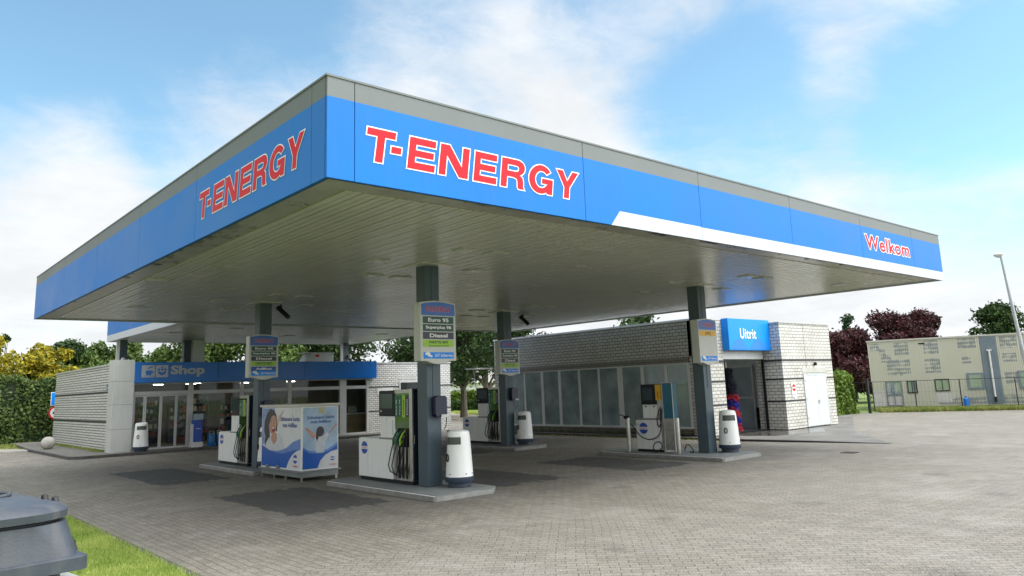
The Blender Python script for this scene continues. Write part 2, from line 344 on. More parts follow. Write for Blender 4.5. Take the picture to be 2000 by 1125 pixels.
# ---- text and lettering
def curve_mesh(cu):
    ob = bpy.data.objects.new('t', cu); COL.objects.link(ob)
    dg = bpy.context.evaluated_depsgraph_get(); dg.update()
    me = bpy.data.meshes.new_from_object(ob.evaluated_get(dg)); bpy.data.objects.remove(ob); bpy.data.curves.remove(cu)
    v = [tuple(x.co) for x in me.vertices]; f = [tuple(p.vertices) for p in me.polygons]; bpy.data.meshes.remove(me); return v, f
def text_raw(s, offset=0.0, shear=0.0, spacing=1.0):
    cu = bpy.data.curves.new('t', 'FONT'); cu.body = s; cu.size = 1; cu.offset = offset; cu.shear = shear; cu.space_character = spacing; cu.resolution_u = 3
    return curve_mesh(cu)
def glyph_raw(polys, offset=0.0):
    cu = bpy.data.curves.new('t', 'CURVE'); cu.dimensions = '2D'; cu.fill_mode = 'FRONT'; cu.offset = offset
    for p in polys:
        sp = cu.splines.new('POLY'); sp.points.add(len(p)-1); sp.use_cyclic_u = True
        for i, (a, b) in enumerate(p): sp.points[i].co = (a, b, 0, 1)
    return curve_mesh(cu)
def put(mb, vf, box, origin, U, V, W, thick=.004, mi=0, ref=None):
    """map flat mesh vf (bbox ref) into the rectangle box=(u0,u1,v0,v1) of plane origin + u*U + v*V, raised by thick along W"""
    v, f = vf; r = ref or (min(p[0] for p in v), max(p[0] for p in v), min(p[1] for p in v), max(p[1] for p in v))
    O, U, V, W = Vector(origin), Vector(U), Vector(V), Vector(W)
    pts = [O+U*(box[0]+(p[0]-r[0])/(r[1]-r[0])*(box[1]-box[0]))+V*(box[2]+(p[1]-r[2])/(r[3]-r[2])*(box[3]-box[2]))+W*thick for p in v]
    return mb.add(pts, f, mi)
def bbox(vf):
    v = vf[0]; return (min(p[0] for p in v), max(p[0] for p in v), min(p[1] for p in v), max(p[1] for p in v))
def arc(cx, cy, rx, ry, a0, a1, n): return [(cx+rx*math.cos(math.radians(a0+(a1-a0)*i/n)), cy+ry*math.sin(math.radians(a0+(a1-a0)*i/n))) for i in range(n+1)]
def glyphs():
    s = .215; G = {}
    G['T'] = [[(.0,1),(1,1),(1,1-s),(.5+s*.62,1-s),(.5+s*.62,0),(.5-s*.62,0),(.5-s*.62,1-s),(0,1-s)]]
    G['-'] = [[(0,.36),(1,.36),(1,.56),(0,.56)]]
    e = .25
    G['E'] = [[(0,0),(1,0),(1,s),(e,s),(e,.40),(.92,.40),(.92,.40+s*.95),(e,.40+s*.95),(e,1-s),(.97,1-s),(.97,1),(0,1)]]
    G['N'] = [[(0,0),(.23,0),(.23,.66),(.70,0),(1,0),(1,1),(.77,1),(.77,.34),(.30,1),(0,1)]]
    G['R'] = [[(0,0),(e,0),(e,.38),(.52,.38),(.66,.34),(.70,.22),(.71,.06),(.75,0),(1.0,0),(.95,.08),(.94,.26),(.90,.40),(.78,.48)]+arc(.66,.73,.32,.27,-60,90,8)+[(0,1)],
              [(e,.58),(e,.80),(.60,.80)]+arc(.60,.69,.13,.11,80,-80,5)+[(.60,.58)]]
    G['G'] = [arc(.49,.5,.49,.515,38,300,22)+[(.80,.0),(1,0),(1,.54),(.54,.54),(.54,.36),(.78,.36)]+arc(.52,.5,.27,.31,-32,-318,20)]
    G['Y'] = [[(.38,0),(.62,0),(.62,.40),(1,1),(.72,1),(.50,.62),(.28,1),(0,1),(.38,.40)]]
    return G
GLY = glyphs()
# letter extents measured on the sign, as fractions of its width
TX = [('T', .0, .112), ('-', .097, .139), ('E', .165, .280), ('N', .294, .425), ('E', .448, .558), ('R', .576, .698), ('G', .716, .846), ('Y', .862, .986)]
def wordmark(mbr, mbw, origin, U, V, W, width, height, sl=.13, border=.04):
    for ch, a, b in TX:
        wd, hh = (b-a)*width, height
        if ch == 'E': b2 = b-.008
        polys = [[(a*width+x*((b-a)*width-.03*hh)+y*hh*sl, y*hh) for x, y in p] for p in GLY[ch]]
        for mb, off, th in ((mbw, border*height, .006), (mbr, 0, .010)):
            if mb is None: continue
            vf = glyph_raw(polys, off)
            put(mb, vf, bbox(vf), origin, U, V, W, th)
def textin(mb, s, box, origin, U, V, W, thick=.004, bold=.02, shear=0, mi=0, border=None, bmb=None, spacing=1.0):
    vf = text_raw(s, bold, shear, spacing); r = bbox(vf)
    put(mb, vf, box, origin, U, V, W, thick, mi)
    if bmb is not None:
        vg = text_raw(s, bold+border, shear, spacing); put(bmb, vg, box, origin, U, V, W, thick-.004, 0, ref=r)

# ------------------------------------------------------------------ ground
PAV = paving()
def sheet(name, pts, z, m, kind='structure'):
    mb = MB().add([(x, y, z) for x, y in pts], [tuple(range(len(pts)))]); return tag(mb.build(name, m), kind=kind)
sheet('ground', [(-900,-900),(900,-900),(900,900),(-900,900)], -.02, SOIL)
sheet('forecourt_pavement', [(3.5,-20),(70,-35),(50.1,13.7),(46.3,20.1),(45.0,36),(30,54),(10,54),(9.2,44.4),(5.0,46),(-30,52),(-30,17.4),(3.5,17.4)], 0, PAV)
# raised asphalt apron before the wash, with its dark kerb
APM = mat('apron_paving', (.115,.108,.095), .7, var=.3, vs=.7, bump=.5, bs=45, c2=(.185,.175,.155))
tag(MB().add([(24.75,34,.006),(24.75,16.4,.006),(25.75,11.2,.006),(31,14.8,.006),(44,21,.006),(44,36,.006)], [tuple(range(6))]).build('wash_apron', APM), kind='structure')
tag(MB().add([(26.9,17.8,.010),(27.4,16.2,.010),(30.2,15.6,.010),(31.6,16.4,.010),(32.6,17.0,.010),(32.2,17.38,.010),(31,17.4,.010),(30.5,18.3,.010),(27,18.3,.010)], [tuple(range(9))]).build('wet_patch', mat('wet_paving', (.05,.048,.045), .22, var=.35, vs=2, c2=(.11,.105,.095))), kind='structure')
kz = [(24.6,24.75,34,.075),(24.6,24.75,16.4,.075),(25.1,25.25,13.6,.055),(25.58,25.73,11.1,.008)]
m_ = MB(); m_.loft([[(x0,y,.0),(x0,y,z),(x1,y,z),(x1,y,.0)] for x0,x1,y,z in kz]); tag(m_.build('apron_kerb', mat('dark_kerb', (.035,.035,.033), .85, var=.3, vs=6, bump=.3)), kind='structure')
# shop walkway
wk = MB().prism([(6.9,43.4),(7.0,35.1),(7.35,34.8),(24.3,34.75),(24.3,36),(24.3,52),(7.3,52)], .003, .10)
tag(wk.build('shop_walkway', mat('walkway_tiles', (.15,.145,.125), .85, var=.25, vs=3, bump=.5, bs=12)), kind='structure')
wkk = MB().prism([(6.76,43.4),(6.86,35.0),(7.28,34.62),(24.3,34.6),(24.3,34.75),(7.35,34.8),(7.0,35.1),(6.9,43.4)], .002, .115)
tag(wkk.build('walkway_kerb', mat('stained_kerb', (.085,.085,.078), .85, var=.35, vs=3, bump=.4, bs=30)), kind='structure')
# lawn corner with its kerb
tag(MB().box(3.42,3.52,-10,17.45,-.01,.05).box(-30,3.42,17.35,17.45,-.01,.05).build('lawn_kerb', mat('old_kerb', (.06,.062,.06), .9, var=.3, vs=6, bump=.4, bs=30)), kind='structure')
sheet('lawn_soil', [(-30,-10),(3.42,-10),(3.42,17.35),(-30,17.35)], .02, SOIL)
sheet('back_path', [(-30,53),(-30,50),(5.0,45.5),(7.2,43.6),(7.6,44.6),(6.3,48)], .008, mat('path_concrete', (.28,.27,.24), .9, var=.15, vs=2))
sheet('street', [(26,53),(44,44),(70,44),(60,60),(30,66)], -.004, mat('street_tiles', (.26,.22,.17), .9, var=.15, vs=2))
def grass_blades(name, region, n, h, m, z=0.0, wd=.012, lab=None, seed=1):
    r = np.random.default_rng(seed); P = region(r, n); n = len(P)
    a = r.uniform(0, 2*np.pi, n); hh = h*r.uniform(.5, 1.3, n); lean = r.normal(0, .35, (n, 2))*hh[:, None]
    dx, dy = np.cos(a)*wd, np.sin(a)*wd
    v = np.zeros((n, 3, 3)); v[:, 0] = np.c_[P[:, 0]-dx, P[:, 1]-dy, np.full(n, z)]; v[:, 1] = np.c_[P[:, 0]+dx, P[:, 1]+dy, np.full(n, z)]
    v[:, 2] = np.c_[P[:, 0]+lean[:, 0], P[:, 1]+lean[:, 1], z+hh]
    me = bpy.data.meshes.new(name); me.from_pydata(v.reshape(-1, 3).tolist(), [], np.arange(3*n).reshape(-1, 3).tolist()); me.materials.append(m)
    ob = bpy.data.objects.new(name, me); COL.objects.link(ob); return tag(ob, lab, 'grass', kind='stuff')
GRM = leafmat('grass_blade', (.13,.26,.02), (.38,.55,.07), .35, (.5,.55,.16))
GRF = leafmat('grass_far', (.10,.19,.015), (.30,.40,.05), .3, (.42,.40,.15))
grass_blades('lawn_grass', lambda r, n: np.c_[3.42-np.abs(r.beta(1, 1.6, n))*3.4, 8+9.5*r.beta(1.1, 1.3, n)], 90000, .05, GRM, .02, .007, 'mown bright green lawn grass beside the grey container', 3)
grass_blades('lawn_edge_weeds', lambda r, n: np.c_[3.42+r.normal(0, .035, n), 8+9.5*r.uniform(0, 1, n)], 2500, .07, GRM, .02, .006, 'ragged grass edge hanging over the lawn kerb', 4)
def quadreg(p00, p10, p01, p11):
    A = [np.array(p) for p in (p00, p10, p01, p11)]
    def f(r, n):
        u, v = r.uniform(0, 1, n)[:, None], r.uniform(0, 1, n)[:, None]; return (A[0]*(1-u)+A[1]*u)*(1-v)+(A[2]*(1-u)+A[3]*u)*v
    return f
grass_blades('verge_grass', quadreg((46.2,20.2),(51.2,11.0),(49.2,22.2),(53.4,10.0)), 26000, .22, GRF, 0, .03, 'unmown green verge below the cream metal building', 5)
grass_blades('bank_grass', quadreg((-14,48.5),(6.6,46.8),(-14,60),(10,60)), 30000, .12, GRF, 0, .03, 'rough grass strip in front of the tall clipped hedge', 6)
grass_blades('street_lawn', quadreg((40,49),(52,42),(46,66),(62,56)), 22000, .10, GRM, 0, .04, 'shaded green street lawn in front of the low hedge', 8)

for i, (x, y, lab) in enumerate(((22.2, 10.8, 'small iron drain grate in the paving right of the gas dispenser island'), (26.5, 7.2, 'iron drain grate in the paving near the right edge'), (7.2, 9.4, 'iron drain grate in the paving nearest the viewer')) [:2]):
    t = thing('drain_grate', lab, 'drain', (x, y, 0), 'drain grates in the paving')
    MB().box(x-.2, x+.2, y-.2, y-.15, .001, .012).box(x-.2, x+.2, y+.15, y+.2, .001, .012).box(x-.2, x-.15, y-.15, y+.15, .001, .012).box(x+.15, x+.2, y-.15, y+.15, .001, .012).build('frame', GAP, t)
    m_ = MB()
    for k in range(5): m_.box(x-.15, x+.15, y-.13+k*.06, y-.10+k*.06, .002, .009)
    m_.build('bars', mat('cast_iron', (.06,.05,.045), .6, metal=.4) if 'cast_iron' not in bpy.data.materials else bpy.data.materials['cast_iron'], t)
grass_blades('wall_weeds', lambda r, n: np.c_[8.66-np.abs(r.normal(0, .13, n)), 37+11*r.beta(.8, 1.0, n)], 5000, .07, GRF, .1, .012, 'dry weeds along the foot of the shop side wall', 11)
grass_blades('kerb_weeds', lambda r, n: np.c_[24.55-np.abs(r.normal(0, .05, n)), 16+14*r.uniform(0, 1, n)], 1500, .06, GRF, .0, .01, 'thin weeds along the dark wash kerb', 12)

# ------------------------------------------------------------------ main canopy
X0, Y0, X1, Y1, ZB, ZT = 4.567, 8.921, 25.80, 29.98, 5.05, 6.48
ZG = 6.195
canopy = thing('station_canopy', 'large flat forecourt canopy with blue fascia and white-edged red lettering over the pumps', 'canopy', (15, 20, 0))
# fascia panels: one mesh each, grey above blue, with shadow gaps
sx_ = [X0, 4.99, 9.55, 13.0, 16.65, 20.31, 23.65, X1]; sy_ = [Y0, 9.37, 14.04, 17.66, 21.46, 25.39, Y1]
g_ = .006
def fascia(parent, a0, a1, plane, ax, white, zb, zt, zg, t=.05, sgn=1):
    mb = MB()
    def bx(u0, u1, z0, z1, mi):
        if ax == 'x': mb.box(u0, u1, min(plane, plane+t*sgn), max(plane, plane+t*sgn), z0, z1, mi)
        else: mb.box(min(plane, plane+t*sgn), max(plane, plane+t*sgn), u0, u1, z0, z1, mi)
    z0 = zb
    if white: bx(a0+g_, a1-g_, zb, zb+white, 2); z0 = zb+white
    bx(a0+g_, a1-g_, z0, zg, 0); bx(a0+g_, a1-g_, zg, zt, 1)
    return mb.build('fascia_panel', [BLUE, GREYF, FWHITE], parent)
WB = .262
for i in range(len(sx_)-1):
    a, b = sx_[i], sx_[i+1]
    if i == 2:      # the panel in which the white band starts on a slant
        mb = MB()
        mb.prism([(a+g_, ZB), (10.22, ZB), (10.47, ZB+WB+.02), (b-g_, ZB+WB+.01), (b-g_, ZG), (a+g_, ZG)], Y0, Y0+.05, 0, 'y')
        mb.prism([(10.22, ZB), (b-g_, ZB), (b-g_, ZB+WB+.01), (10.47, ZB+WB+.02)], Y0, Y0+.05, 2, 'y')
        mb.box(a+g_, b-g_, Y0, Y0+.05, ZG, ZT, 1); mb.build('fascia_panel', [BLUE, GREYF, FWHITE], canopy)
    else: fascia(canopy, a, b, Y0, 'x', WB if i > 2 else 0, ZB, ZT, ZG)
for i in range(len(sy_)-1): fascia(canopy, sy_[i]+(.05 if i == 0 else 0), sy_[i+1], X0, 'y', 0, ZB, ZT, ZG)
for a, b in ((X0+.05, 11.6), (11.6, 18.7), (18.7, X1-.05)): fascia(canopy, a, b, Y1, 'x', WB, ZB, ZT, ZG, sgn=-1)
for a, b in ((Y0+.05, 16), (16, 23), (23, Y1-.05)): fascia(canopy, a, b, X1, 'y', WB, ZB, ZT, ZG, sgn=-1)
MB().box(X0+.05, X1-.05, Y0+.05, Y1-.05, 5.22, ZT-.06).build('roof_deck', SEAM, canopy)
SOF = mat('soffit_metal', (.62,.62,.56), .25, var=.06, vs=.35, metal=.1)
so = MB(); x = X0+.62; k = 0
while x < X1-.62:
    so.box(x, min(x+.125, X1-.6), Y0+.62, Y1-.62, ZB+.035+(.004 if k % 2 else 0), ZB+.07); x += .148; k += 1
so.build('soffit_ribs', SOF, canopy)
MB().box(X0+.6, X1-.6, Y0+.6, Y1-.6, ZB+.07, ZB+.16).build('soffit_backing', mat('soffit_backing', (.07,.07,.06), .7), canopy)
ed = MB()
for a in ((X0+.06, X1-.06, Y0+.06, Y0+.6), (X0+.06, X1-.06, Y1-.6, Y1-.06), (X0+.06, X0+.6, Y0+.6, Y1-.6), (X1-.6, X1-.06, Y0+.6, Y1-.6)): ed.box(*a, ZB+.05, ZB+.15)
ed.build('soffit_edge', mat('soffit_edge', (.42,.42,.37), .3, var=.2, vs=1.5, metal=.2), canopy)
dk = MB()
dk.box(X0+.05, X1-.05, Y0+.05, Y0+.075, ZB-.0, ZB+.14); dk.box(X0+.05, X0+.075, Y0+.075, Y1-.05, ZB, ZB+.14)
dk.build('fascia_back_edge', mat('fascia_back', (.02,.035,.07), .5), canopy)
# bits of soffit flashing hanging at the edge
FLM = mat('worn_flashing', (.30,.31,.29), .3, var=.4, vs=3, metal=.3)
for i in range(14):
    u = RNG.uniform(Y0+3.5, Y0+11); MB().box(X0+.09, X0+.09+RNG.uniform(.08, .25), u, u+RNG.uniform(.05, .3), ZB+.03, ZB+.049).build('edge_flashing', FLM, canopy)
for i in range(18):
    u = RNG.uniform(X0+2, X1-6); MB().box(u, u+RNG.uniform(.1, .6), Y0+.09, Y0+.09+RNG.uniform(.08, .26), ZB+.03, ZB+.049).build('edge_flashing', FLM, canopy)
MB().box(19.5, 24.5, Y0+.12, Y0+.3, ZB+.02, ZB+.048).build('edge_flashing', FLM, canopy)
MB().box(X0-.012, X1+.012, Y0-.012, Y0+.1, ZT, ZT+.03).box(X0-.012, X0+.1, Y0+.1, Y1, ZT, ZT+.03).build('roof_edge_trim', GREYF, canopy)
# lettering
wr, ww = MB(), MB()
wordmark(wr, ww, (5.13, Y0, 5.385), (1,0,0), (0,0,1), (0,-1,0), 4.28, .485)
wr.build('fascia_lettering', RED, canopy); ww.build('fascia_lettering_border', LWHITE, canopy)
wr, ww = MB(), MB()
wordmark(wr, ww, (X0, 13.86, 5.40), (0,-1,0), (0,0,1), (-1,0,0), 4.30, .485)
wr.build('fascia_lettering', RED, canopy); ww.build('fascia_lettering_border', LWHITE, canopy)
wr, ww = MB(), MB()
textin(wr, 'Welkom', (20.52, 23.36, 5.58, 5.98), (0, Y0, 0), (1,0,0), (0,0,1), (0,-1,0), .010, .018, 0, 0, .045, ww, 1.10)
wr.build('welcome_lettering', RED, canopy); ww.build('welcome_lettering_border', LWHITE, canopy)
# columns
COLS = [(10.02, 14.5), (9.62, 22.9), (18.78, 22.1), (19.45, 13.75)]
for cx, cy in COLS:
    c = MB(); h = .19
    c.box(cx-h, cx+h, cy-h, cy+h, .12, ZB+.03)
    c.box(cx-.035, cx+.035, cy-h-.012, cy-h, 2.0, ZB+.03)      # cable duct
    co = c.build('column', COLM, canopy, bevel=.006)
    MB().box(cx-.42, cx+.42, cy-.42, cy+.42, ZB+.005, ZB+.033).build('column_collar', SOF, canopy)
LENS = mat('lamp_glass', (.55,.56,.5), .15, var=.05)
for cx, cy in COLS:
    for dx, dy in ((-.45, -2.1), (.35, -2.1), (1.4, 0), (-1.4, -.1), (-.45, 1.8), (.4, 1.8)):
        a, b = cx+dx, cy+dy
        f = MB().box(a-.24, a+.24, b-.19, b+.19, ZB+.012, ZB+.034).build('ceiling_light', ALU, canopy)
        e = MB().box(a-.15, a+.15, b-.11, b+.11, ZB+.002, ZB+.012).build('lens', LENS, None, off=(15, 20, 0)); e.parent = f
for a, b in ((5.45, 19.3), (6.6, 25.4), (23.6, 11.2)):
    MB().box(a-.24, a+.24, b-.19, b+.19, ZB+.012, ZB+.034).build('ceiling_light', ALU, canopy)

# ------------------------------------------------------------------ rear canopy over the shop
RX0, RX1, RY0, RY1 = 9.25, 22.3, 30.05, 40.5
rc = thing('rear_canopy', 'smaller rear canopy with pale band along its blue fascia, reaching over the shop roof', 'canopy', (15.5, 35, 0))
for a, b in ((RY0+.1, 33), (33, 36.8), (36.8, 39.3), (39.3, RY1)): fascia(rc, a, b, RX0, 'y', .30, ZB, ZT, ZG)
for a, b in ((RX0+.05, 13.5), (13.5, 18), (18, RX1-.05)): fascia(rc, a, b, RY1, 'x', .3, ZB, ZT, ZG, sgn=-1)
for a, b in ((RY0+.1, 35), (35, RY1-.05)): fascia(rc, a, b, RX1, 'y', .3, ZB, ZT, ZG, sgn=-1)
MB().box(RX0+.05, RX1-.05, RY0, RY1-.05, 5.2, ZT-.1).build('roof_deck', SEAM, rc)
so = MB(); x = RX0+.06; k = 0
while x < RX1-.1:
    so.box(x, min(x+.125, RX1-.06), RY0+.02, RY1-.06, ZB+.025+(.004 if k % 2 else 0), ZB+.06); x += .148; k += 1
so.build('soffit_ribs', SOF, rc)
MB().box(RX0+.06, RX1-.06, RY0+.01, RY1-.06, ZB+.06, ZB+.14).build('soffit_backing', bpy.data.materials['soffit_backing'], rc)
for a, b in ((10.5, 34.5), (12.2, 31.8), (16, 35), (20, 33)):
    MB().box(a-.24, a+.24, b-.19, b+.19, ZB+.002, ZB+.024).build('ceiling_light', ALU, rc)
for cx, cy in ((9.75, 39.6), (12.5, 39.0), (21.45, 39.5)):
    MB().box(cx-.17, cx+.17, cy-.17, cy+.17, 3.55, ZB+.02).build('column', COLM, rc)
MB().box(21.14, 21.28, 39.33, 39.45, 3.55, ZB+.02).build('sunlit_face_strip', WHITE, rc)  # white strip standing in for the sunlit left face of the right column
MB().box(9.44, 9.58, 39.4, 39.5, 3.55, ZB+.02).build('sunlit_face_strip', WHITE, rc)  # same for the left column: its sunlit face put in as white
MB().box(12.75, 13.3, 38.8, 39.2, 3.55, ZB+.02).build('lit_column_face', LWHITE, rc)  # white box standing in for the lit side face of the middle column

# ------------------------------------------------------------------ shop building
SB = brick('white_shop_brick', .25, .105, (.62,.62,.60), (.74,.74,.71), (.19,.185,.175), .014, .35, stain=.15)
shop = thing('shop_building', 'low flat-roofed shop with white brick walls and blue sign band under the rear canopy', 'building', (15, 38, 0))
SXL = 8.68
SBS = brick('side_wall_brick', .9, .118, (.68,.68,.66), (.77,.77,.74), (.15,.145,.14), .021, .35)
MB().box(SXL, SXL+.2, 36.6, 48.6, .08, 3.78).build('side_wall', SBS, shop)
MB().box(SXL-.05, SXL+.25, 36.6, 48.65, 3.78, 3.86).build('roof_trim', TRIM, shop)
MB().box(SXL-.006, SXL, 36.62, 48.6, 2.58, 2.67).build('dark_band', BAND, shop)
MB().box(SXL-.006, SXL, 36.62, 48.6, 1.31, 1.39).build('dark_band', BAND, shop)
pl = MB()
for a, b in ((.08, 1.04), (1.05, 2.07), (2.08, 3.05), (3.06, 3.97)): pl.box(8.52, 9.34, 35.78, 36.6, a, b-.0)
pl.build('corner_pillar', mat('pillar_panel', (.60,.61,.58), .4, var=.05, vs=1.2, dirt=.12), shop, bevel=.004)
MB().box(8.55, 9.31, 35.82, 36.57, .1, 3.9).build('pillar_core', GAP, shop)
MB().box(9.34, 21.32, 35.72, 35.9, 2.97, 3.86).build('sign_band', SBLUE, shop, bevel=.01)
MB().box(12.9, 12.915, 35.715, 35.72, 2.97, 3.86).box(17.2, 17.21, 35.715, 35.72, 2.97, 3.86).build('sign_band_joint', GAP, shop)
# sign band symbols and lettering
GREYL = mat('shop_letter_grey', (.50,.52,.55), .4)
sy = MB()
def rrect(x0, x1, z0, z1, r, n=4):
    return arc(x1-r, z1-r, r, r, 0, 90, n)+arc(x0+r, z1-r, r, r, 90, 180, n)+arc(x0+r, z0+r, r, r, 180, 270, n)+arc(x1-r, z0+r, r, r, 270, 360, n)
sy.prism(rrect(9.60, 10.14, 3.20, 3.73, .04), 35.710, 35.720, 0, 'y'); sy.prism(rrect(10.18, 10.70, 3.20, 3.73, .04), 35.710, 35.720, 0, 'y')
textin(sy, 'Shop', (10.80, 12.3, 3.20, 3.72), (0, 35.72, 0), (1,0,0), (0,0,1), (0,-1,0), .008, .045)
sy.build('shop_lettering', GREYL, shop)
ic = MB()
ic.prism([(9.78,3.30),(10.0,3.30),(10.02,3.50),(9.76,3.50)], 35.704, 35.710, 0, 'y'); ic.box(9.66, 10.08, 35.704, 35.710, 3.255, 3.275)
ic.prism([(9.86,3.54),(9.9,3.60),(10.05,3.64),(10.1,3.68),(9.96,3.67),(9.84,3.60)], 35.704, 35.710, 0, 'y')
ic.prism([(10.02,3.38),(10.08,3.38),(10.08,3.47),(10.02,3.47)], 35.704, 35.710, 0, 'y')
ic.prism([(10.44,3.27),(10.60,3.37),(10.60,3.48),(10.44,3.40),(10.28,3.48),(10.28,3.37)], 35.704, 35.710, 0, 'y')
for dx in (-.13, 0, .13): ic.prism([(10.44+dx,3.47),(10.50+dx,3.54),(10.44+dx,3.60),(10.38+dx,3.54)], 35.704, 35.710, 0, 'y')
ic.prism([(10.36,3.60),(10.44,3.68),(10.52,3.60),(10.44,3.63)], 35.704, 35.710, 0, 'y')
ic.build('shop_symbols', SBLUE, shop)
# shopfront frames
fr = MB()
GY = 36.02
def fbar(x0, x1, z0, z1, d=.08): fr.box(x0, x1, GY-d/2, GY+d/2, z0, z1)
fbar(9.34, 21.0, 2.91, 2.97, .12)
for a, b in ((9.34, 9.42), (11.7, 11.91), (14.08, 14.23), (16.44, 16.63), (19.27, 19.65), (20.84, 20.96)): fbar(a, b, .10, 2.91, .14)
for a, b in ((9.42, 11.7), (11.91, 14.08), (14.23, 16.44), (16.63, 19.27), (19.65, 20.84)): fbar(a, b, 2.44, 2.60, .10)
for a, b in ((11.91, 14.08), (14.23, 16.44), (16.63, 19.27), (19.65, 20.84)): fbar(a, b, .10, .20, .10)
fr.build('shopfront_frame', ALU, shop, bevel=.004)
GL = glass('shop_glass', (.86,.90,.89), .015)
for a, b in ((9.42, 11.7), (11.91, 14.08), (14.23, 16.44), (16.63, 19.27), (19.65, 20.84)):
    MB().box(a, b, GY-.004, GY+.004, 2.60, 2.91).build('upper_pane', GL, shop)
    if a > 10: MB().box(a, b, GY-.004, GY+.004, .20, 2.44).build('window_pane', GL, shop)
for a, b in ((9.42, 9.86), (9.87, 10.52), (10.53, 11.18), (11.19, 11.7)):
    m_ = MB(); y = GY-(.03 if 9.8 < a < 11.1 else 0)
    m_.box(a, a+.055, y-.03, y+.03, .11, 2.43); m_.box(b-.055, b, y-.03, y+.03, .11, 2.43); m_.box(a+.055, b-.055, y-.03, y+.03, .11, .19); m_.box(a+.055, b-.055, y-.03, y+.03, 2.38, 2.43)
    d = m_.build('sliding_door', ALU, shop)
    e = MB().box(a+.055, b-.055, y-.003, y+.003, .19, 2.38).build('pane', GL, None, off=(15, 38, 0)); e.parent = d
# right wall of shop
MB().box(20.96, 26.35, 35.98, 36.2, .0, 3.74).build('front_wall', SB, shop)
MB().box(20.96, 26.4, 35.94, 36.3, 3.74, 3.80).build('roof_trim', TRIM, shop)
MB().box(20.97, 22.87, 35.974, 35.98, 2.46, 2.53).box(24.4, 26.35, 35.974, 35.98, 2.46, 2.53).build('dark_band', BAND, shop)
MB().box(20.97, 26.35, 35.974, 35.98, 1.20, 1.26).build('dark_band', BAND, shop)
MB().box(22.85, 25.0, 35.97, 35.98, 2.76, 3.02).build('lintel_course', brick('soldier_white', .26, .075, (.6,.6,.58), (.7,.7,.67), (.12,.11,.1), .010, .4, True), shop)
wn = MB().box(22.87, 25.0, 35.93, 35.98, 2.70, 2.76).box(22.87, 22.94, 35.93, 35.98, 2.17, 2.70).box(22.87, 25.0, 35.88, 35.98, 2.10, 2.17).box(24.94, 25.0, 35.93, 35.98, 2.17, 2.70).build('high_window', ALU, shop)
e = MB().box(22.94, 24.94, 35.955, 35.965, 2.17, 2.70).build('pane', glass('dark_pane', (.1,.12,.12), .15, .6, .03, (.05,.06,.06)), None, off=(15, 38, 0)); e.parent = wn
MB().box(21.5, 22.45, 35.95, 35.98, 2.08, 2.42).build('white_board', WHITE, shop)
MB().box(26.15, 26.35, 36.2, 48.6, 0, 3.74).build('far_side_wall', SB, shop)
MB().box(SXL+.2, 26.2, 36.2, 48.6, 3.55, 3.68).box(SXL+.2, 21, 35.9, 36.2, 3.55, 3.68).build('roof', mat('roof_felt', (.12,.12,.12), .9), shop)
MB().box(SXL+.2, 26.15, 48.4, 48.6, 0, 3.55).build('back_wall', SB, shop)
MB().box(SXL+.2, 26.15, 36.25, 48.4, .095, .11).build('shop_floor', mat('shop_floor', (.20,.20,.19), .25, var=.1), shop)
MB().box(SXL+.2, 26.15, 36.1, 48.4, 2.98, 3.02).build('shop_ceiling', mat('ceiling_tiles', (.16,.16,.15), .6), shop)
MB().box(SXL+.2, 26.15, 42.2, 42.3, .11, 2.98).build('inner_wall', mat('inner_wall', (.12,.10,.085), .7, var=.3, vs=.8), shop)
CL = emis('ceiling_lamp', (1, .93, .8), 26)
for a, b in ((10.0, 38.2), (10.9, 38.0), (12.9, 38.6), (14.0, 37.2), (13.1, 40), (15.1, 38), (16.9, 37.4), (18.2, 39.5), (16.0, 40.4), (20.2, 38.2), (11.6, 40.2)):
    MB().box(a-.22, a+.22, b-.05, b+.05, 2.955, 2.975).build('ceiling_lamp', CL, shop)
# shelves and goods
GOODC = [mat('goods_%s' % n, c, .5, var=.1) for n, c in (('red', (.28,.02,.025)), ('blue', (.02,.06,.18)), ('green', (.02,.09,.04)), ('cream', (.32,.27,.17)), ('white', (.35,.35,.34)), ('brown', (.11,.06,.03)), ('dark', (.02,.02,.025)), ('grey', (.10,.10,.11)))]
SHF = mat('shelf_metal', (.10,.10,.11), .5)
def shelf(x0, x1, y, h, lab, seed):
    r = random.Random(seed); t = thing('shelf_rack', lab, 'shelf', ((x0+x1)/2, y, .11), 'goods shelves inside the shop')
    m = MB().box(x0, x0+.04, y, y+.4, .11, h).box(x1-.04, x1, y, y+.4, .11, h).box(x0+.04, x1-.04, y+.37, y+.4, .11, h)
    g = MB(); z = .18
    while z < h-.2:
        m.box(x0+.04, x1-.04, y, y+.37, z-.03, z); x = x0+.06
        while x < x1-.2:
            wd = r.uniform(.06, .2); hh = r.uniform(.12, .26)
            g.box(x, x+wd*.92, y+.03+r.uniform(0, .05), y+.3, z+.002, z+hh, r.randrange(len(GOODC))); x += wd
        z += .36
    m.build('frame', SHF, t); go = g.build('goods', GOODC, t); go['kind'] = 'stuff'; return t
shelf(9.6, 11.5, 39.2, 2.2, 'goods rack seen through the sliding shop doors', 1)
shelf(12.0, 13.9, 39.6, 2.3, 'goods rack seen through the window right of the shop doors', 2)
shelf(14.6, 16.2, 40.0, 2.1, 'goods rack behind the second shop window from the doors', 3)
shelf(16.9, 19.0, 40.6, 2.1, 'goods rack behind the cabinet with the printed posters', 4)
ct = thing('shop_counter', 'light wood counter behind the rightmost shop window', 'counter', (20.2, 37.0, .11))
MB().box(19.7, 22.5, 36.5, 37.1, .11, 1.12).build('counter_front', TAN, ct); MB().box(19.66, 22.6, 36.45, 37.2, 1.12, 1.16).build('counter_top', WHITE, ct)
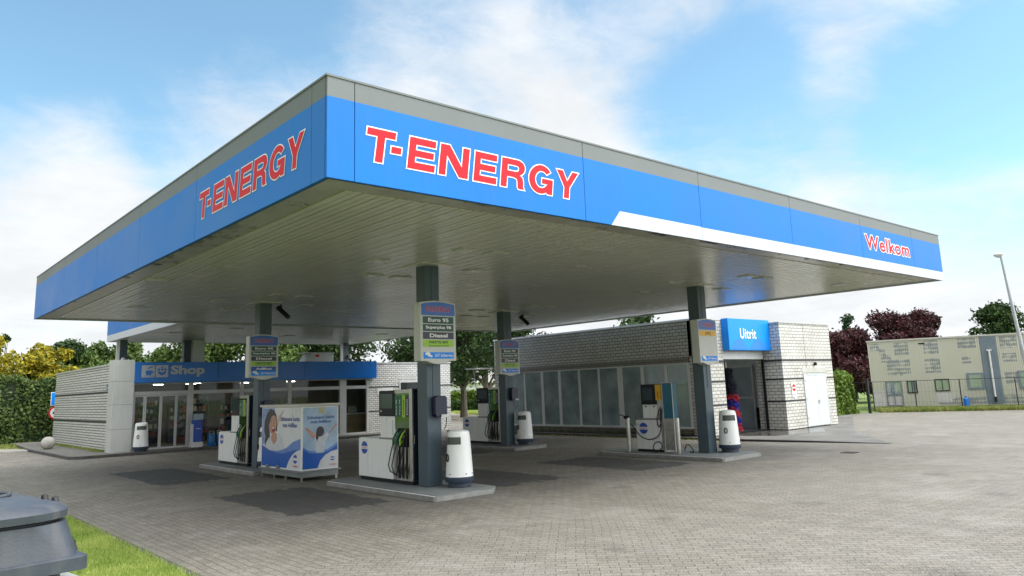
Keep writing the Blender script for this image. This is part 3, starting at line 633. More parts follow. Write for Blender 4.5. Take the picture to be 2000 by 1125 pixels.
for nm, lab, cat, a in (('cardboard_box', 'small pale box on the counter in the rightmost shop window', 'box', (20.3, 20.62, 36.6, 36.8, 1.16, 1.40, 4)),
                       ('paper_stack', 'white paper stack on the counter in the rightmost shop window', 'papers', (20.35, 20.7, 36.85, 37.05, 1.16, 1.55, 4)),
                       ('detergent_bottle', 'blue bottle on the counter in the rightmost shop window', 'bottle', (19.75, 19.9, 36.6, 36.72, 1.16, 1.46, 1))):
    m_ = MB(); cxx, cyy = (a[0]+a[1])/2, (a[2]+a[3])/2
    if 'bottle' in nm: m_.lathe(cxx, cyy, [(.06, a[4]), (.065, a[4]+.18), (.02, a[4]+.24), (.02, a[5])], 12)
    else: m_.box(*a[:6]); m_.box(a[0]-.005, a[1]+.005, a[2]-.005, a[3]+.005, a[5]-.05, a[5]+.004)
    tag(m_.build(nm, GOODC[a[6]], off=None), lab, cat)

# rooftop units
ac = thing('rooftop_unit', 'white box-shaped cooling unit with slanted hood on the shop roof', 'air unit', (19.4, 39, 3.68))
MB().prism([(18.75, 3.68), (20.3, 3.68), (20.3, 4.45), (18.95, 4.45), (18.62, 4.0)], 38.6, 39.5, 0, 'y').build('housing', WHITE, ac, bevel=.02)
MB().box(18.6, 20.34, 38.58, 39.54, 4.45, 4.49).build('lid', WHITE, ac)
MB().box(19.2, 19.42, 38.59, 38.6, 4.25, 4.36).build('badge', RED, ac)
MB().box(20.05, 20.2, 38.58, 38.6, 3.9, 4.0).box(19.75, 19.85, 38.58, 38.6, 3.88, 3.95).build('vent_cover', ALU, ac)
v_ = thing('roof_vent', 'low pale roof vent near the Shop sign', 'roof vent', (14.4, 39, 3.68))
MB().box(13.9, 14.9, 38.6, 39.4, 3.68, 3.9).build('housing', WHITE, v_, bevel=.02); MB().box(13.85, 14.95, 38.55, 39.45, 3.9, 3.95).build('lid', ALU, v_)

# ------------------------------------------------------------------ car wash building
WBk = brick('white_wash_brick', .31, .137, (.60,.59,.54), (.70,.69,.63), (.19,.18,.165), .014, .4, stain=.3)
GBk = brick('grey_wash_brick', .31, .137, (.56,.545,.515), (.66,.64,.61), (.18,.175,.165), .016, .45, stain=.15)
SOL = brick('grey_soldier_brick', .28, .10, (.27,.25,.22), (.33,.31,.27), (.08,.075,.07), .012, .5, True)
PLB = brick('plinth_brick', .31, .10, (.24,.22,.18), (.3,.28,.24), (.09,.085,.075), .016, .6, False, .2, (.0, .5))
wash = thing('car_wash_building', 'flat-roofed white and grey brick wash hall with long glazed side and open exit bay', 'building', (29, 24, 0))
WX = 26.2
MB().box(WX, WX+.25, 18.2, 31.7, 3.22, 4.70).build('upper_wall', GBk, wash)
MB().box(WX-.008, WX+.25, 19.15, 31.0, 2.98, 3.22).build('soldier_course', SOL, wash)
MB().box(WX, WX+.25, 19.15, 31.5, .04, .30).build('plinth', PLB, wash)
MB().box(WX-.04, WX+.3, 18.16, 31.75, 4.70, 4.78).build('roof_trim', LWHITE, wash)
MB().box(WX, 27.3, 18.2, 19.10, .04, 4.70, 0).build('corner_pillar', WBk, wash)
MB().box(WX-.01, 27.3, 18.19, 18.2, 2.92, 3.0).box(WX-.01, 27.3, 18.19, 18.2, 2.12, 2.2).box(WX-.01, 27.3, 18.19, 18.2, 1.18, 1.26).build('dark_band', BAND, wash)
MB().box(WX-.02, 33, 31.45, 31.7, .04, 4.70).build('far_end_wall', WBk, wash)
MB().box(34.7, 34.95, 18.7, 31.45, .04, 4.6).build('far_side_wall', WBk, wash)
MB().box(WX+.25, 34.9, 18.45, 31.45, 4.45, 4.6).build('roof', bpy.data.materials['roof_felt'], wash)
HALLW = mat('hall_wall', (.60,.64,.66), .5, var=.2, vs=.8, dirt=.3)
MB().box(31.0, 31.1, 18.5, 31.45, .04, 4.45).build('hall_inner_wall', HALLW, wash)
MB().box(30.96, 31.0, 18.5, 31.45, .04, .95).build('hall_dark_dado', DARK, wash)
MB().box(WX+.25, 31, 18.3, 31.45, .046, .052).build('hall_floor', mat('wet_floor', (.04,.045,.045), .2, var=.3), wash)
MB().box(28.3, 31.0, 30.9, 31.0, .05, 4.4).build('hall_end_screen', HALLW, wash)
MB().box(30.93, 30.96, 19.2, 20.3, .05, 2.75).build('hall_screen', mat('hall_panel', (.30,.34,.36), .35, var=.15, vs=1), wash)
MB().box(30.88, 30.95, 19.12, 19.2, .05, 2.85).box(30.88, 30.95, 19.2, 20.35, 2.75, 2.85).box(30.91, 30.93, 19.2, 20.3, 1.35, 1.42).build('hall_screen_frame', ALU, wash)
# front wall over the opening, projecting door block
MB().box(27.3, 30.5, 18.2, 18.45, 3.38, 4.70).build('front_lintel', WBk, wash)
MB().box(27.3, 30.46, 18.26, 18.6, 3.06, 3.38).build('shutter_box', WHITE, wash, bevel=.02)
MB().box(30.38, 30.47, 18.25, 18.34, .04, 3.06).box(27.3, 27.37, 18.25, 18.34, .04, 3.06).build('shutter_rail', DARK, wash)
bl = MB().box(30.5, 34.95, 17.4, 17.65, .04, 4.60).box(30.5, 30.75, 17.65, 18.7, .04, 4.60).box(34.7, 34.95, 17.65, 18.7, .04, 4.60)
bl.build('door_block_wall', WBk, wash)
MB().box(30.46, 34.99, 17.36, 18.7, 4.60, 4.64).build('block_trim', TRIM, wash)
MB().box(32.54, 32.55, 17.394, 17.4, .04, 4.6).build('expansion_joint', GAP, wash)
db = MB()
for z in (2.93, 2.13, 1.19):
    if z > 2.5: db.box(30.49, 34.96, 17.392, 17.4, z, z+.075)
    else: db.box(30.49, 32.16, 17.392, 17.4, z, z+.075); db.box(34.24, 34.96, 17.392, 17.4, z, z+.075)
    db.box(30.492, 30.5, 17.4, 18.25, z, z+.075)
db.build('dark_band', BAND, wash)
MB().box(32.1, 34.3, 17.39, 17.4, 2.36, 2.62).build('lintel_course', brick('soldier_wash', .3, .08, (.58,.58,.53), (.65,.64,.58), (.12,.11,.1), .010, .4, True), wash)
DGR = mat('door_paint', (.56,.60,.60), .4, var=.03, dirt=.05)
MB().box(32.16, 32.22, 17.36, 17.40, .05, 2.34).box(34.18, 34.24, 17.36, 17.40, .05, 2.34).box(32.22, 34.18, 17.36, 17.40, 2.28, 2.34).build('door_frame', DGR, wash)
for a, b in ((32.23, 33.195), (33.205, 34.17)):
    d = MB().box(a, b, 17.365, 17.395, .07, 2.27).build('door', DGR, wash, bevel=.004)
    hx = 33.27 if a > 33 else 33.1
    if a > 33:
        e = MB().box(hx, hx+.04, 17.35, 17.365, 1.0, 1.2).box(hx+.01, hx+.16, 17.315, 17.33, 1.12, 1.145).box(hx+.01, hx+.03, 17.33, 17.35, 1.12, 1.145).build('handle', STEEL, None, off=(29,24,0)); e.parent = d
    e = MB()
    for z in (.35, 1.2, 2.0): e.box((b-.01) if a > 33 else a-.01, (b+.02) if a > 33 else a+.02, 17.35, 17.365, z, z+.12)
    e = e.build('hinge', STEEL, None, off=(29,24,0)); e.parent = d
# long glazed side
GW = glass('wash_glass', (.40,.48,.48), .03, .60, .03, (.46,.57,.57))
mull = [30.85, 29.39, 28.07, 26.83, 25.50, 24.24, 22.95, 21.66, 20.38, 19.18]
thick = {30.85: .10, 29.39: .09, 28.07: .17, 26.83: .17, 25.5: .12, 24.24: .10, 22.95: .28, 21.66: .17, 20.38: .14, 19.18: .16}
m_ = MB()
for q in mull: m_.box(WX+.02, WX+.10, q-thick[q]/2, q+thick[q]/2, .36, 2.92)
m_.box(WX+.02, WX+.10, 19.10, 31.0, 2.92, 2.98); m_.box(WX+.02, WX+.10, 19.1, 31.0, .30, .36)
m_.build('window_frame', WHITE, wash, bevel=.006)
MB().box(WX-.05, WX+.02, 19.1, 31.45, .29, .37).build('window_sill', WHITE, wash, bevel=.006)
for i in range(9): MB().box(WX+.055, WX+.063, mull[i+1]+thick[mull[i+1]]/2, mull[i]-thick[mull[i]]/2, .36, 2.92).build('window_pane', GW, wash)
MB().box(26.9, 27.0, 24.0, 26.6, .05, 1.4).box(27.2, 27.4, 21.0, 22.2, .05, 2.2).build('hall_machine', mat('hall_machine', (.25,.32,.36), .5, var=.2), wash)
for y in (20.5, 24.5, 28.5): MB().box(28.2, 29.4, y-.05, y+.05, 4.2, 4.25).build('hall_fill_glow', emis('hall_fill_glow', (.9, 1, .95), 9), wash)  # unseen glowing bars added to lighten the hall interior
# rotating brush in the exit bay
br = thing('wash_brush', 'upright red and blue wash brush inside the exit bay', 'brush', (29.15, 19.35, .05))
MB().tube([(29.15, 19.35, .06), (29.15, 19.35, 3.0)], .06, 10).build('shaft', STEEL, br)
BR = [mat('brush_red', (.42,.012,.02), .8), mat('brush_blue', (.012,.012,.20), .8), mat('brush_black', (.01,.01,.02), .8)]
b_ = MB(); r = random.Random(5)
for i in range(2600):
    z = r.uniform(.12, 2.75); a = r.uniform(0, 2*math.pi); ln = r.uniform(.34, .46)*(1.25-.28*z/2.7)*(1.0 if z < 2.2 else .75); w_ = .03; dr = r.uniform(.05, .25)
    k = ((z*1.55+a/6.28) % 1.0); mi = 0 if k < .42 else 1
    if z > 1.75: mi = 2
    p0 = Vector((29.15+.05*math.cos(a), 19.35+.05*math.sin(a), z)); p1 = Vector((29.15+ln*math.cos(a), 19.35+ln*math.sin(a), z-dr)); q = Vector((-math.sin(a), math.cos(a), .3))*w_
    b_.add([p0-q*.5, p0+q*.5, p1+q, p1-q], [(0,1,2,3)], mi)
b_.build('bristles', BR, br)
# exit sign box
es = thing('exit_sign', 'bright blue box sign with white lettering over the wash exit bay', 'sign', (28.9, 18.0, 3.4))
MB().box(27.32, 30.5, 17.86, 18.19, 3.42, 4.74).build('sign_box', WBLUE, es, bevel=.01)
m_ = MB(); m_.prism([(27.36,3.46),(27.75,3.80),(28.0,3.90),(28.25,3.90),(28.72,3.46)], 17.853, 17.86, 0, 'y'); m_.prism([(28.80,3.46),(29.25,3.86),(29.45,3.95),(29.7,3.90),(30.2,3.60),(30.3,3.46)], 17.853, 17.86, 0, 'y')
m_.build('sign_pattern', WBLUE2, es)
m_ = MB(); textin(m_, 'Uitrit', (28.15, 29.38, 3.90, 4.34), (0, 17.86, 0), (1,0,0), (0,0,1), (0,-1,0), .012, .02, spacing=1.08); m_.build('lettering', LWHITE, es)
# no entry plate
ne = thing('no_entry_plate', 'small white wall plate with red and white round symbol left of the double doors', 'sign', (31.3, 17.38, 1.7))
MB().box(31.05, 31.42, 17.37, 17.392, 1.36, 2.02).build('plate', WHITE, ne)
m_ = MB(); m_.prism(arc(31.235, 1.78, .15, .15, 0, 345, 23), 17.364, 17.37, 0, 'y'); m_.build('red_disc', RED, ne)
MB().box(31.10, 31.37, 17.360, 17.364, 1.75, 1.81).build('white_bar', LWHITE, ne)
m_ = MB(); textin(m_, 'verboden', (31.1, 31.37, 1.47, 1.51), (0, 17.37, 0), (1,0,0), (0,0,1), (0,-1,0), .004, .01); textin(m_, 'in te rijden', (31.1, 31.37, 1.40, 1.44), (0, 17.37, 0), (1,0,0), (0,0,1), (0,-1,0), .004, .01); m_.build('lettering', LOGOB, ne)
wl = thing('wall_lamp', 'small dark wall lamp above the pale double doors', 'lamp', (33.2, 17.4, 2.8)); MB().lathe(33.25, 17.33, [(.05, 2.72), (.07, 2.75), (.07, 2.84), (.03, 2.88)], 14).build('lamp_body', DARK, wl); MB().box(33.22, 33.28, 17.34, 17.392, 2.78, 2.82).build('bracket', DARK, wl)

# ------------------------------------------------------------------ islands
ISL = [(9.05, 10.9, 12.95, 17.9, 'grey concrete kerb island carrying the dispenser with green nozzles, nearest the viewer'), (8.85, 10.6, 21.6, 26.3, 'concrete kerb island behind the cabinet with printed posters'),
       (18.0, 19.85, 20.8, 25.6, 'farthest grey concrete kerb island, before the glazed wash hall'), (18.25, 20.45, 12.4, 17.3, 'grey concrete kerb island with the two steel bollards')]
for x0, x1, y0, y1, lab in ISL:
    t = thing('pump_island', lab, 'kerb island', ((x0+x1)/2, (y0+y1)/2, 0), 'raised pump islands')
    c = .35
    def oc(e, y0=y0, x0=x0, x1=x1, y1=y1): return [(x0+e+.05, y0+e), (x1-e-c, y0+e), (x1-e, y0+e+c), (x1-e, y1-e-c), (x1-e-c, y1-e), (x0+e+c, y1-e), (x0+e, y1-e-c), (x0+e, y0+e+.05)]
    MB().prism(oc(.0), .002, .105).build('kerb_edge', CONC, t, bevel=.008)
    MB().prism(oc(.12), .105, .112).build('island_top', CONCL, t)
    MB().box(x0+.01, x0+.045, y0+.06, y1-.4, .105, .109).build('edge_highlight', LWHITE, t)  # bright highlight on the kerb edge put in as a thin white strip

# ------------------------------------------------------------------ price signs
def hand_icon(mb, x, z, s, y):
    mb.prism([(x,z+.6*s),(x+.25*s,z+.8*s),(x+.7*s,z+.75*s),(x+1.0*s,z+.3*s),(x+1.15*s,z+.35*s),(x+1.2*s,z+.1*s),(x+.95*s,z+.05*s),(x+.75*s,z+.2*s),(x+.6*s,z+.1*s),(x+.35*s,z+.35*s),(x,z+.4*s)], y-.003, y, 0, 'y')
LOGV = mat('sign_wordmark', (.40,.02,.08), .4)
def price_sign(cx, yf, z0, rows, lab, wdt=.98, ht=1.43, dep=.27):
    t = thing('price_sign', lab, 'sign', (cx, yf+dep/2, z0), 'fuel signs on the canopy columns')
    a, b = cx-wdt/2, cx+wdt/2; n = 8
    def outline(e, z0=z0): 
        pts = [(a+e, z0+.07+e)]+[(a+e+(wdt-2*e)*(.16+.68*i/n), z0+e+.07-.07*math.sin(math.pi*(.0+i/n))) for i in range(n+1)]+[(b-e, z0+.07+e)]
        pts += [(b-e-(wdt-2*e)*i/n, z0+ht-.05-e+.05*math.sin(math.pi*i/n)) for i in range(n+1)]
        return pts
    MB().prism(outline(0), yf, yf+dep, 0, 'y').build('sign_case', mat_case, t, bevel=.012)
    # blue head
    h0 = z0+ht-.05-.29
    pts = [(a+.03, h0), (b-.03, h0)]+[(b-.03-(wdt-.06)*i/n, z0+ht-.085+.05*math.sin(math.pi*i/n)) for i in range(n+1)]
    MB().prism(pts, yf-.006, yf, 0, 'y').build('sign_head', WHEAD, t)
    m = MB(); mw = MB()
    for ch, p0, p1 in TX:
        polys = [[(a+.13+(p0+x*(p1-p0)*.96)*(wdt-.28)+y*.012, h0+.085+y*.115) for x, y in p] for p in GLY[ch]]
        vf = glyph_raw(polys, .006); put(mw, vf, bbox(vf), (0, yf-.006, 0), (1,0,0), (0,0,1), (0,-1,0), .002)
        vf = glyph_raw(polys, 0); put(m, vf, bbox(vf), (0, yf-.006, 0), (1,0,0), (0,0,1), (0,-1,0), .004)
    m.build('wordmark', LOGV, t); mw.build('wordmark_border', mat_lil, t)
    z = h0-.025; rh = .155 if len(rows) < 5 else .132
    for txt, mm, tcol in rows:
        bx = MB().box(a+.07, b-.07, yf-.008, yf, z-rh, z).build('fuel_row', mm, t)
        m = MB()
        if txt == 'NESTE MY':
            textin(m, 'NESTE MY', (cx-.26, cx+.27, z-.08, z-.02), (0, yf-.008, 0), (1,0,0), (0,0,1), (0,-1,0), .004, .03)
            textin(m, 'Renewable Diesel', (cx-.26, cx+.27, z-rh+.012, z-rh+.045), (0, yf-.008, 0), (1,0,0), (0,0,1), (0,-1,0), .004, .01)
        else:
            hw = min(.35, .036*len(txt)+.03); textin(m, txt, (cx-hw, cx+hw, z-rh+.035, z-.032), (0, yf-.008, 0), (1,0,0), (0,0,1), (0,-1,0), .004, .03)
        e = m.build('row_lettering', tcol, None, off=(cx, yf+dep/2, z0)); e.parent = bx
        z -= rh+.02
    zb = z0+.13
    bx = MB().box(a+.08, b-.08, yf-.008, yf, zb-.005, zb+.135).build('service_row', WBLUE, t)
    m = MB(); hand_icon(m, a+.12, zb+.015, .16, yf-.008); textin(m, '24/7 Selfservice', (a+.37, b-.11, zb+.035, zb+.10), (0, yf-.008, 0), (1,0,0), (0,0,1), (0,-1,0), .004, .012)
    e = m.build('row_lettering', LWHITE, None, off=(cx, yf+dep/2, z0)); e.parent = bx
    return t
mat_case = mat('sign_case', (.56,.57,.53), .35, var=.04, dirt=.08); WHEAD = mat('sign_head_blue', (.02,.13,.50), .35); mat_lil = mat('wordmark_pale', (.35,.35,.6), .4)
LIMT = mat('dark_green_text', (.02,.10,.02), .4)
R0 = [('Euro 95', GR2, LWHITE), ('Superplus 98', GR2, LWHITE), ('Diesel', NAVY, LWHITE), ('NESTE MY', LIME, LIMT)]
price_sign(9.98, 14.04, 2.78, R0, 'tall fuel sign with four coloured rows on the nearest canopy column')
price_sign(9.47, 22.44, 2.70, R0+[('AdBlue', LOGOB, LWHITE)], 'fuel sign with an extra AdBlue row, above the cabinet with printed posters', .92, 1.37)
price_sign(18.62, 21.64, 2.64, R0, 'fuel sign with four coloured rows on the far right column before the glazed wash hall', .96, 1.36)
price_sign(19.24, 13.29, 2.66, [('LPG', YEL, NAVY)], 'fuel sign with a single yellow LPG row', .92, 1.38)

# ------------------------------------------------------------------ fuel dispensers (local frame: face towards -x, y from near end to far end)
def logo(parent, x, y, z, r, nm='round_logo'):
    m = MB(); m.prism([(y+r*math.cos(a), z+r*math.sin(a)) for a in [math.radians(14+152*i/10) for i in range(11)]], x-.004, x, 0, 'x')
    m.prism([(y+r*math.cos(a), z+r*math.sin(a)) for a in [math.radians(194+152*i/10) for i in range(11)]], x-.004, x, 0, 'x')
    m.build(nm, LOGOB, parent)
    m = MB(); textin(m, 'T-ENERGY', (-r*.95, r*.95, z-r*.12, z+r*.12), (x, y, 0), (0,-1,0), (0,0,1), (-1,0,0), .004, .005, .2); m.build('logo_lettering', RED, parent)
def rrect2(a, b, c, d, r): return rrect(a, b, c, d, r, 3)
SCR = mat('dark_screen', (.035,.06,.07), .12, var=.1)
MIR = mat('mirror_panel', (.10,.16,.09), .06, metal=.9, var=.1)
def dispenser(lab, loc, nozz):
    t = thing('fuel_dispenser', lab, 'fuel pump', loc, 'fuel dispensers on the islands', local=True)
    D = .27
    MB().box(-D+.03, D-.03, .02, 2.36, 0, .08).build('plinth', DARK, t)
    MB().box(-D, D, .80, 2.40, .08, .98).box(-D+.01, D-.01, .76, 2.38, .98, 1.0).build('cabinet', WPLAS, t, bevel=.012)
    MB().box(-D+.03, D-.03, .76, 1.42, 1.0, 1.52).build('column_lower', WPLAS, t, bevel=.012)
    MB().box(-D, -D+.03, .8, 1.42, .98, 1.02).build('grey_shelf', mat('mid_grey', (.25,.25,.25), .5) if 'mid_grey' not in bpy.data.materials else bpy.data.materials['mid_grey'], t)
    MB().box(-D, D, .74, 1.44, 1.52, 2.12).build('display_head', DARK, t, bevel=.015)
    MB().box(-D-.006, -D, .82, 1.36, 1.70, 2.04).build('screen', SCR, t); MB().box(-D-.008, -D, 1.30, 1.36, 1.62, 1.66).box(-D+.022, -D+.03, 1.12, 1.16, 1.42, 1.46).build('key_button', ALU, t)
    MB().box(-D+.01, D-.01, .12, .74, 2.05, 2.13).box(-D+.01, D-.01, .12, .74, .08, .12).box(-.02, .02, .12, .74, .12, 2.05).build('nozzle_bay', STEEL, t)
    MB().box(-D, D, .0, .12, .08, 2.15).build('end_post', STEEL, t, bevel=.01); MB().box(-D+.04, D-.04, -.012, 0, .1, 2.13).build('end_panel', mat('end_panel', (.012,.02,.035), .18) if 'end_panel' not in bpy.data.materials else bpy.data.materials['end_panel'], t)
    MB().box(-D+.05, -D+.06, -.016, -.012, .9, 1.1).build('end_label', ALU, t)
    MB().box(-D+.02, -D+.05, .12, .74, 1.25, 2.05).build('grade_panel', MIR, t)
    MB().box(-D+.10, -.02, .12, .74, .12, 1.25).build('hose_recess', DARK, t)
    w_ = (.74-.13)/4
    for i, mm in enumerate((NAVY, LIME, GR1, GR1)):
        a = .14+i*w_; g = MB().box(-D+.012, -D+.02, a, a+w_*.9, 1.50, 2.0).build('grade_strip', mm, t)
        m = MB(); textin(m, ('Diesel', 'Renewable', 'Super 98', 'Euro 95')[i], (1.55, 1.9, -.022, .022), (-D+.012, a+w_*.45, 0), (0,0,1), (0,1,0), (-1,0,0), .003, .02); e = m.build('strip_lettering', LWHITE if i != 1 else NAVY, None); e.parent = g
        MB().box(-D+.03, -D+.10, a+.02, a+w_*.5, .12, .82).build('slat', STEEL, t)
    NC = (DARK, LIME, GR1, GR1)
    for i in range(4):
        y = .21+i*w_
        n_ = MB().tube([(-D+.06, y, 1.20), (-D+.0, y+.03, 1.12), (-D-.04, y+.07, 1.00), (-D-.04, y+.075, .86)], [.012, .022, .026, .022], 8)
        n_.tube([(-D+.03, y+.01, 1.08), (-D-.02, y-.01, .96), (-D-.03, y+.06, .90)], .008, 6)
        n_.tube([(-D+.08, y, 1.26), (-D+.02, y, 1.16)], .010, 6)
        n_.build('nozzle', NC[i], t, smooth=True)
        low = .16+.05*(i % 2); sw = .10+.05*(i >= 2)
        MB().tube([(-D-.045, y+.075, .88), (-D-.06, y+.10+sw*.4, .65), (-D-.06, y+.10+sw, .40), (-D-.04, y+.05+sw, low+.05), (-D-.01, y-.02, low), (-D+.04, y-.05, .45), (-D+.08, y-.03, 1.0), (-D+.10, y-.02, 1.25)], .0135, 8).build('hose', RUB, t, smooth=True)
    logo(t, -D, 2.12, .76, .15)
    m = MB(); textin(m, 'Selfservice', (1.1, 1.42, -.02, .02), (-D+.03, .86, 0), (0,0,1), (0,1,0), (-1,0,0), .003, .01); m.build('cabinet_lettering', LOGOB, t)
    return t
d1 = dispenser('white fuel dispenser with green and lime nozzles, nearest the camera', (10.05, 14.86, .12), 0)
copy_tree(d1, 'white fuel dispenser left of the cabinet with printed posters', (9.66, 23.35, .12))
copy_tree(d1, 'white fuel dispenser on the farthest island, in front of the street trees', (19.12, 22.55, .12))
# LPG dispenser
lp = thing('gas_dispenser', 'white gas dispenser with yellow strip, teal side panel and coiled hose', 'fuel pump', (19.1, 15.1, .12), local=True)
MB().box(-.2, .25, -.15, .85, 0, .07).build('plinth', DARK, lp)
MB().box(-.24, .28, -.12, .85, .07, .95).build('cabinet', WPLAS, lp, bevel=.01); MB().box(-.22, .26, -.1, .8, .95, .99).build('grey_shelf', bpy.data.materials['mid_grey'], lp)
MB().box(-.20, .22, .0, .56, 1.0, 1.42).build('column_lower', WPLAS, lp, bevel=.01)
MB().box(-.24, .24, -.0, .58, 1.42, 2.04).build('display_head', DARK, lp, bevel=.012); MB().box(-.248, -.24, .12, .5, 1.55, 1.92).build('screen', SCR, lp)
MB().box(-.244, .24, -.20, -.0, 1.55, 2.02).build('yellow_strip', YEL, lp); MB().box(-.2, .2, -.2, .0, 1.15, 1.55).build('strip_base', STEEL, lp)
m_ = MB(); textin(m_, 'LPG', (1.62, 1.80, -.03, .03), (-.244, -.1, 0), (0,0,1), (0,1,0), (-1,0,0), .004, .03); m_.build('strip_lettering', RED, lp)
MB().box(-.22, -.02, -.62, -.26, 1.0, 2.06).build('side_panel', TEAL, lp); MB().box(-.24, -.22, -.64, -.62, 0, 2.08).box(-.24, -.22, -.26, -.24, 0, 2.08).box(-.24, -.22, -.64, -.24, 2.06, 2.08).build('side_panel_frame', ALU, lp)
MB().box(-.22, -.02, -.62, -.26, .06, 1.0).box(-.2, .2, -.24, -.14, 0, 1.2).build('steel_housing', STEEL, lp)
for z, y in ((.82, .76), (.82, .0), (1.36, .1), (1.36, .42)): MB().tube([(-.25, y, z), (-.2, y, z)], .018, 8).build('screw', DARK, lp)
hp = [(-.25, -.16, 1.35), (-.28, -.17, 1.0), (-.3, -.12, .55), (-.36, .2, .38), (-.38, .55, .46), (-.36, .9, .78), (-.38, 1.2, 1.06), (-.45, 1.35, 1.12)]
def smoothpts(p, k=5):
    p = [Vector(q) for q in p]; o = []
    for i in range(len(p)-1):
        p0, p1, p2, p3 = p[max(i-1,0)], p[i], p[i+1], p[min(i+2,len(p)-1)]
        for j in range(k):
            t = j/k; o.append(.5*((2*p1)+(-p0+p2)*t+(2*p0-5*p1+4*p2-p3)*t*t+(-p0+3*p1-3*p2+p3)*t**3))
    o.append(p[-1]); return o
MB().tube(smoothpts(hp), .016, 8).build('hose', RUB, lp, smooth=True)
MB().tube(smoothpts([(-.27, -.14, 1.3), (-.3, -.05, 1.0), (-.3, -.1, .75), (-.27, -.19, .95), (-.27, -.2, 1.3)]), .016, 8).build('hose', RUB, lp, smooth=True)
MB().tube(smoothpts([(-.25, 0, .03), (-.36, .12, .1), (-.34, .05, .28), (-.28, -.1, .3), (-.34, -.2, .15), (-.4, -.05, .02), (-.34, .15, .02)]), .016, 8).build('hose', RUB, lp, smooth=True)
MB().tube(smoothpts([(.1, -.7, .05), (0, -.85, .22), (-.05, -1.02, .2), (0, -1.1, .03), (.1, -.9, .02)]), .016, 8).build('hose', RUB, lp, smooth=True)
logo(lp, -.24, .55, .70, .17)
for i, (x, y, lab) in enumerate(((18.5, 15.95, 'steel bollard left of the gas dispenser, holding the hose end'), (18.6, 14.15, 'steel bollard right of the gas dispenser, in front of its teal panel'))):
    t = thing('steel_bollard', lab, 'bollard', (x, y, .12), 'steel bollards by the gas dispenser')
    MB().lathe(x, y, [(.065, .123), (.065, 1.12), (.06, 1.15), (.02, 1.165)], 18).build('post', STEEL, t, smooth=True)
    if i == 0: MB().box(x-.09, x+.03, y-.03, y+.1, 1.12, 1.22).build('hose_holder', DARK, t, bevel=.01)

# ------------------------------------------------------------------ litter bins
def litter_bin(lab, loc, rot):
    t = thing('litter_bin', lab, 'bin', loc, 'white cone-shaped litter bins', rot, local=True)
    MB().lathe(0, 0, [(.25, 0), (.25, .10), (.23, .11)], 32).build('foot', mat('bin_base', (.03,.045,.07), .5) if 'bin_base' not in bpy.data.materials else bpy.data.materials['bin_base'], t, smooth=True)
    MB().lathe(0, 0, [(.305, .10), (.318, .12), (.318, .20), (.305, .215)], 36).build('base_ring', bpy.data.materials['bin_base'], t, smooth=True)
    # body with an inset mouth at front (-x,-y side) built as rings with a gap
    n = 40; prof = [(.302, .215), (.282, .55), (.262, .86), (.259, .90), (.250, 1.06), (.243, 1.12), (.225, 1.17), (.18, 1.195), (.05, 1.205)]
    m = MB(); V = [[(r*math.cos(2*math.pi*i/n), r*math.sin(2*math.pi*i/n), z) for i in range(n)] for r, z in prof]
    v = [p for ring in V for p in ring]; f = []
    for k in range(len(prof)-1):
        for i in range(n):
            if k in (3,) and 17 <= i < 27: continue
            f.append((k*n+i, k*n+(i+1) % n, (k+1)*n+(i+1) % n, (k+1)*n+i))
    f.append(tuple((len(prof)-1)*n+i for i in range(n))); m.add(v, f)
    m.build('body', WPLAS, t, smooth=True)
    MB().lathe(0, 0, [(.235, .90), (.235, 1.10)], 32).build('inner_liner', mat('liner', (.10,.11,.10), .6) if 'liner' not in bpy.data.materials else bpy.data.materials['liner'], t)
    a = math.radians(172); px, py = .283*math.cos(a), .283*math.sin(a)
    ring = [(px+.01*math.cos(a)+.045*math.cos(q)*-math.sin(a), py+.01*math.sin(a)+.045*math.cos(q)*math.cos(a), .62+.075*math.sin(q)) for q in [2*math.pi*i/14 for i in range(15)]]
    MB().tube(ring, .013, 6).build('ring_handle', DARK, t)
    for ang in (190, 262, 300):
        a = math.radians(ang); MB().tube([(.288*math.cos(a), .288*math.sin(a), .28), (.306*math.cos(a), .306*math.sin(a), .28)], .014, 8).build('bolt', DARK, t)
    return t
b1 = litter_bin('white litter bin at the foot of the nearest canopy column', (10.32, 13.82, .123), 0)
copy_tree(b1, 'white litter bin half hidden behind the cabinet with printed posters', (9.62, 22.35, .123), 0)
copy_tree(b1, 'white litter bin on the farthest island, before the glazed wash hall', (19.22, 21.62, .123), 0)
copy_tree(b1, 'white litter bin right of the column with the yellow LPG row', (19.9, 13.28, .123), math.radians(25))
copy_tree(b1, 'white litter bin standing before the glass shop doors', (9.55, 35.15, .10), math.radians(60))

# wiper and towel boxes on columns
def towel_box(lab, loc):
    t = thing('towel_box', lab, 'dispenser box', loc, 'dark boxes fixed to the canopy columns', local=True)
    MB().prism([(-.13, 0), (.13, 0), (.16, .06), (.16, .42), (.10, .46), (-.10, .46), (-.16, .42), (-.16, .06)], -.16, 0, 0, 'y').build('case', mat('navy_plastic', (.005,.007,.035), .4) if 'navy_plastic' not in bpy.data.materials else bpy.data.materials['navy_plastic'], t, bevel=.01)
    MB().box(-.02, .14, -.19, -.16, -.01, .05).build('spout', ALU, t); MB().tube(smoothpts([(.12, -.1, .02), (.17, -.1, -.02), (.17, -.08, -.2), (.13, -.06, -.28)]), .012, 6).build('strap', DARK, t)
    return t
tb = towel_box('navy towel box on the nearest canopy column', (10.10, 14.30, 1.62))
copy_tree(tb, 'dark towel box on the far right column before the glazed wash hall', (18.92, 21.90, 1.75))
copy_tree(tb, 'dark towel box on the column behind the cabinet with printed posters', (9.72, 22.70, 1.62))

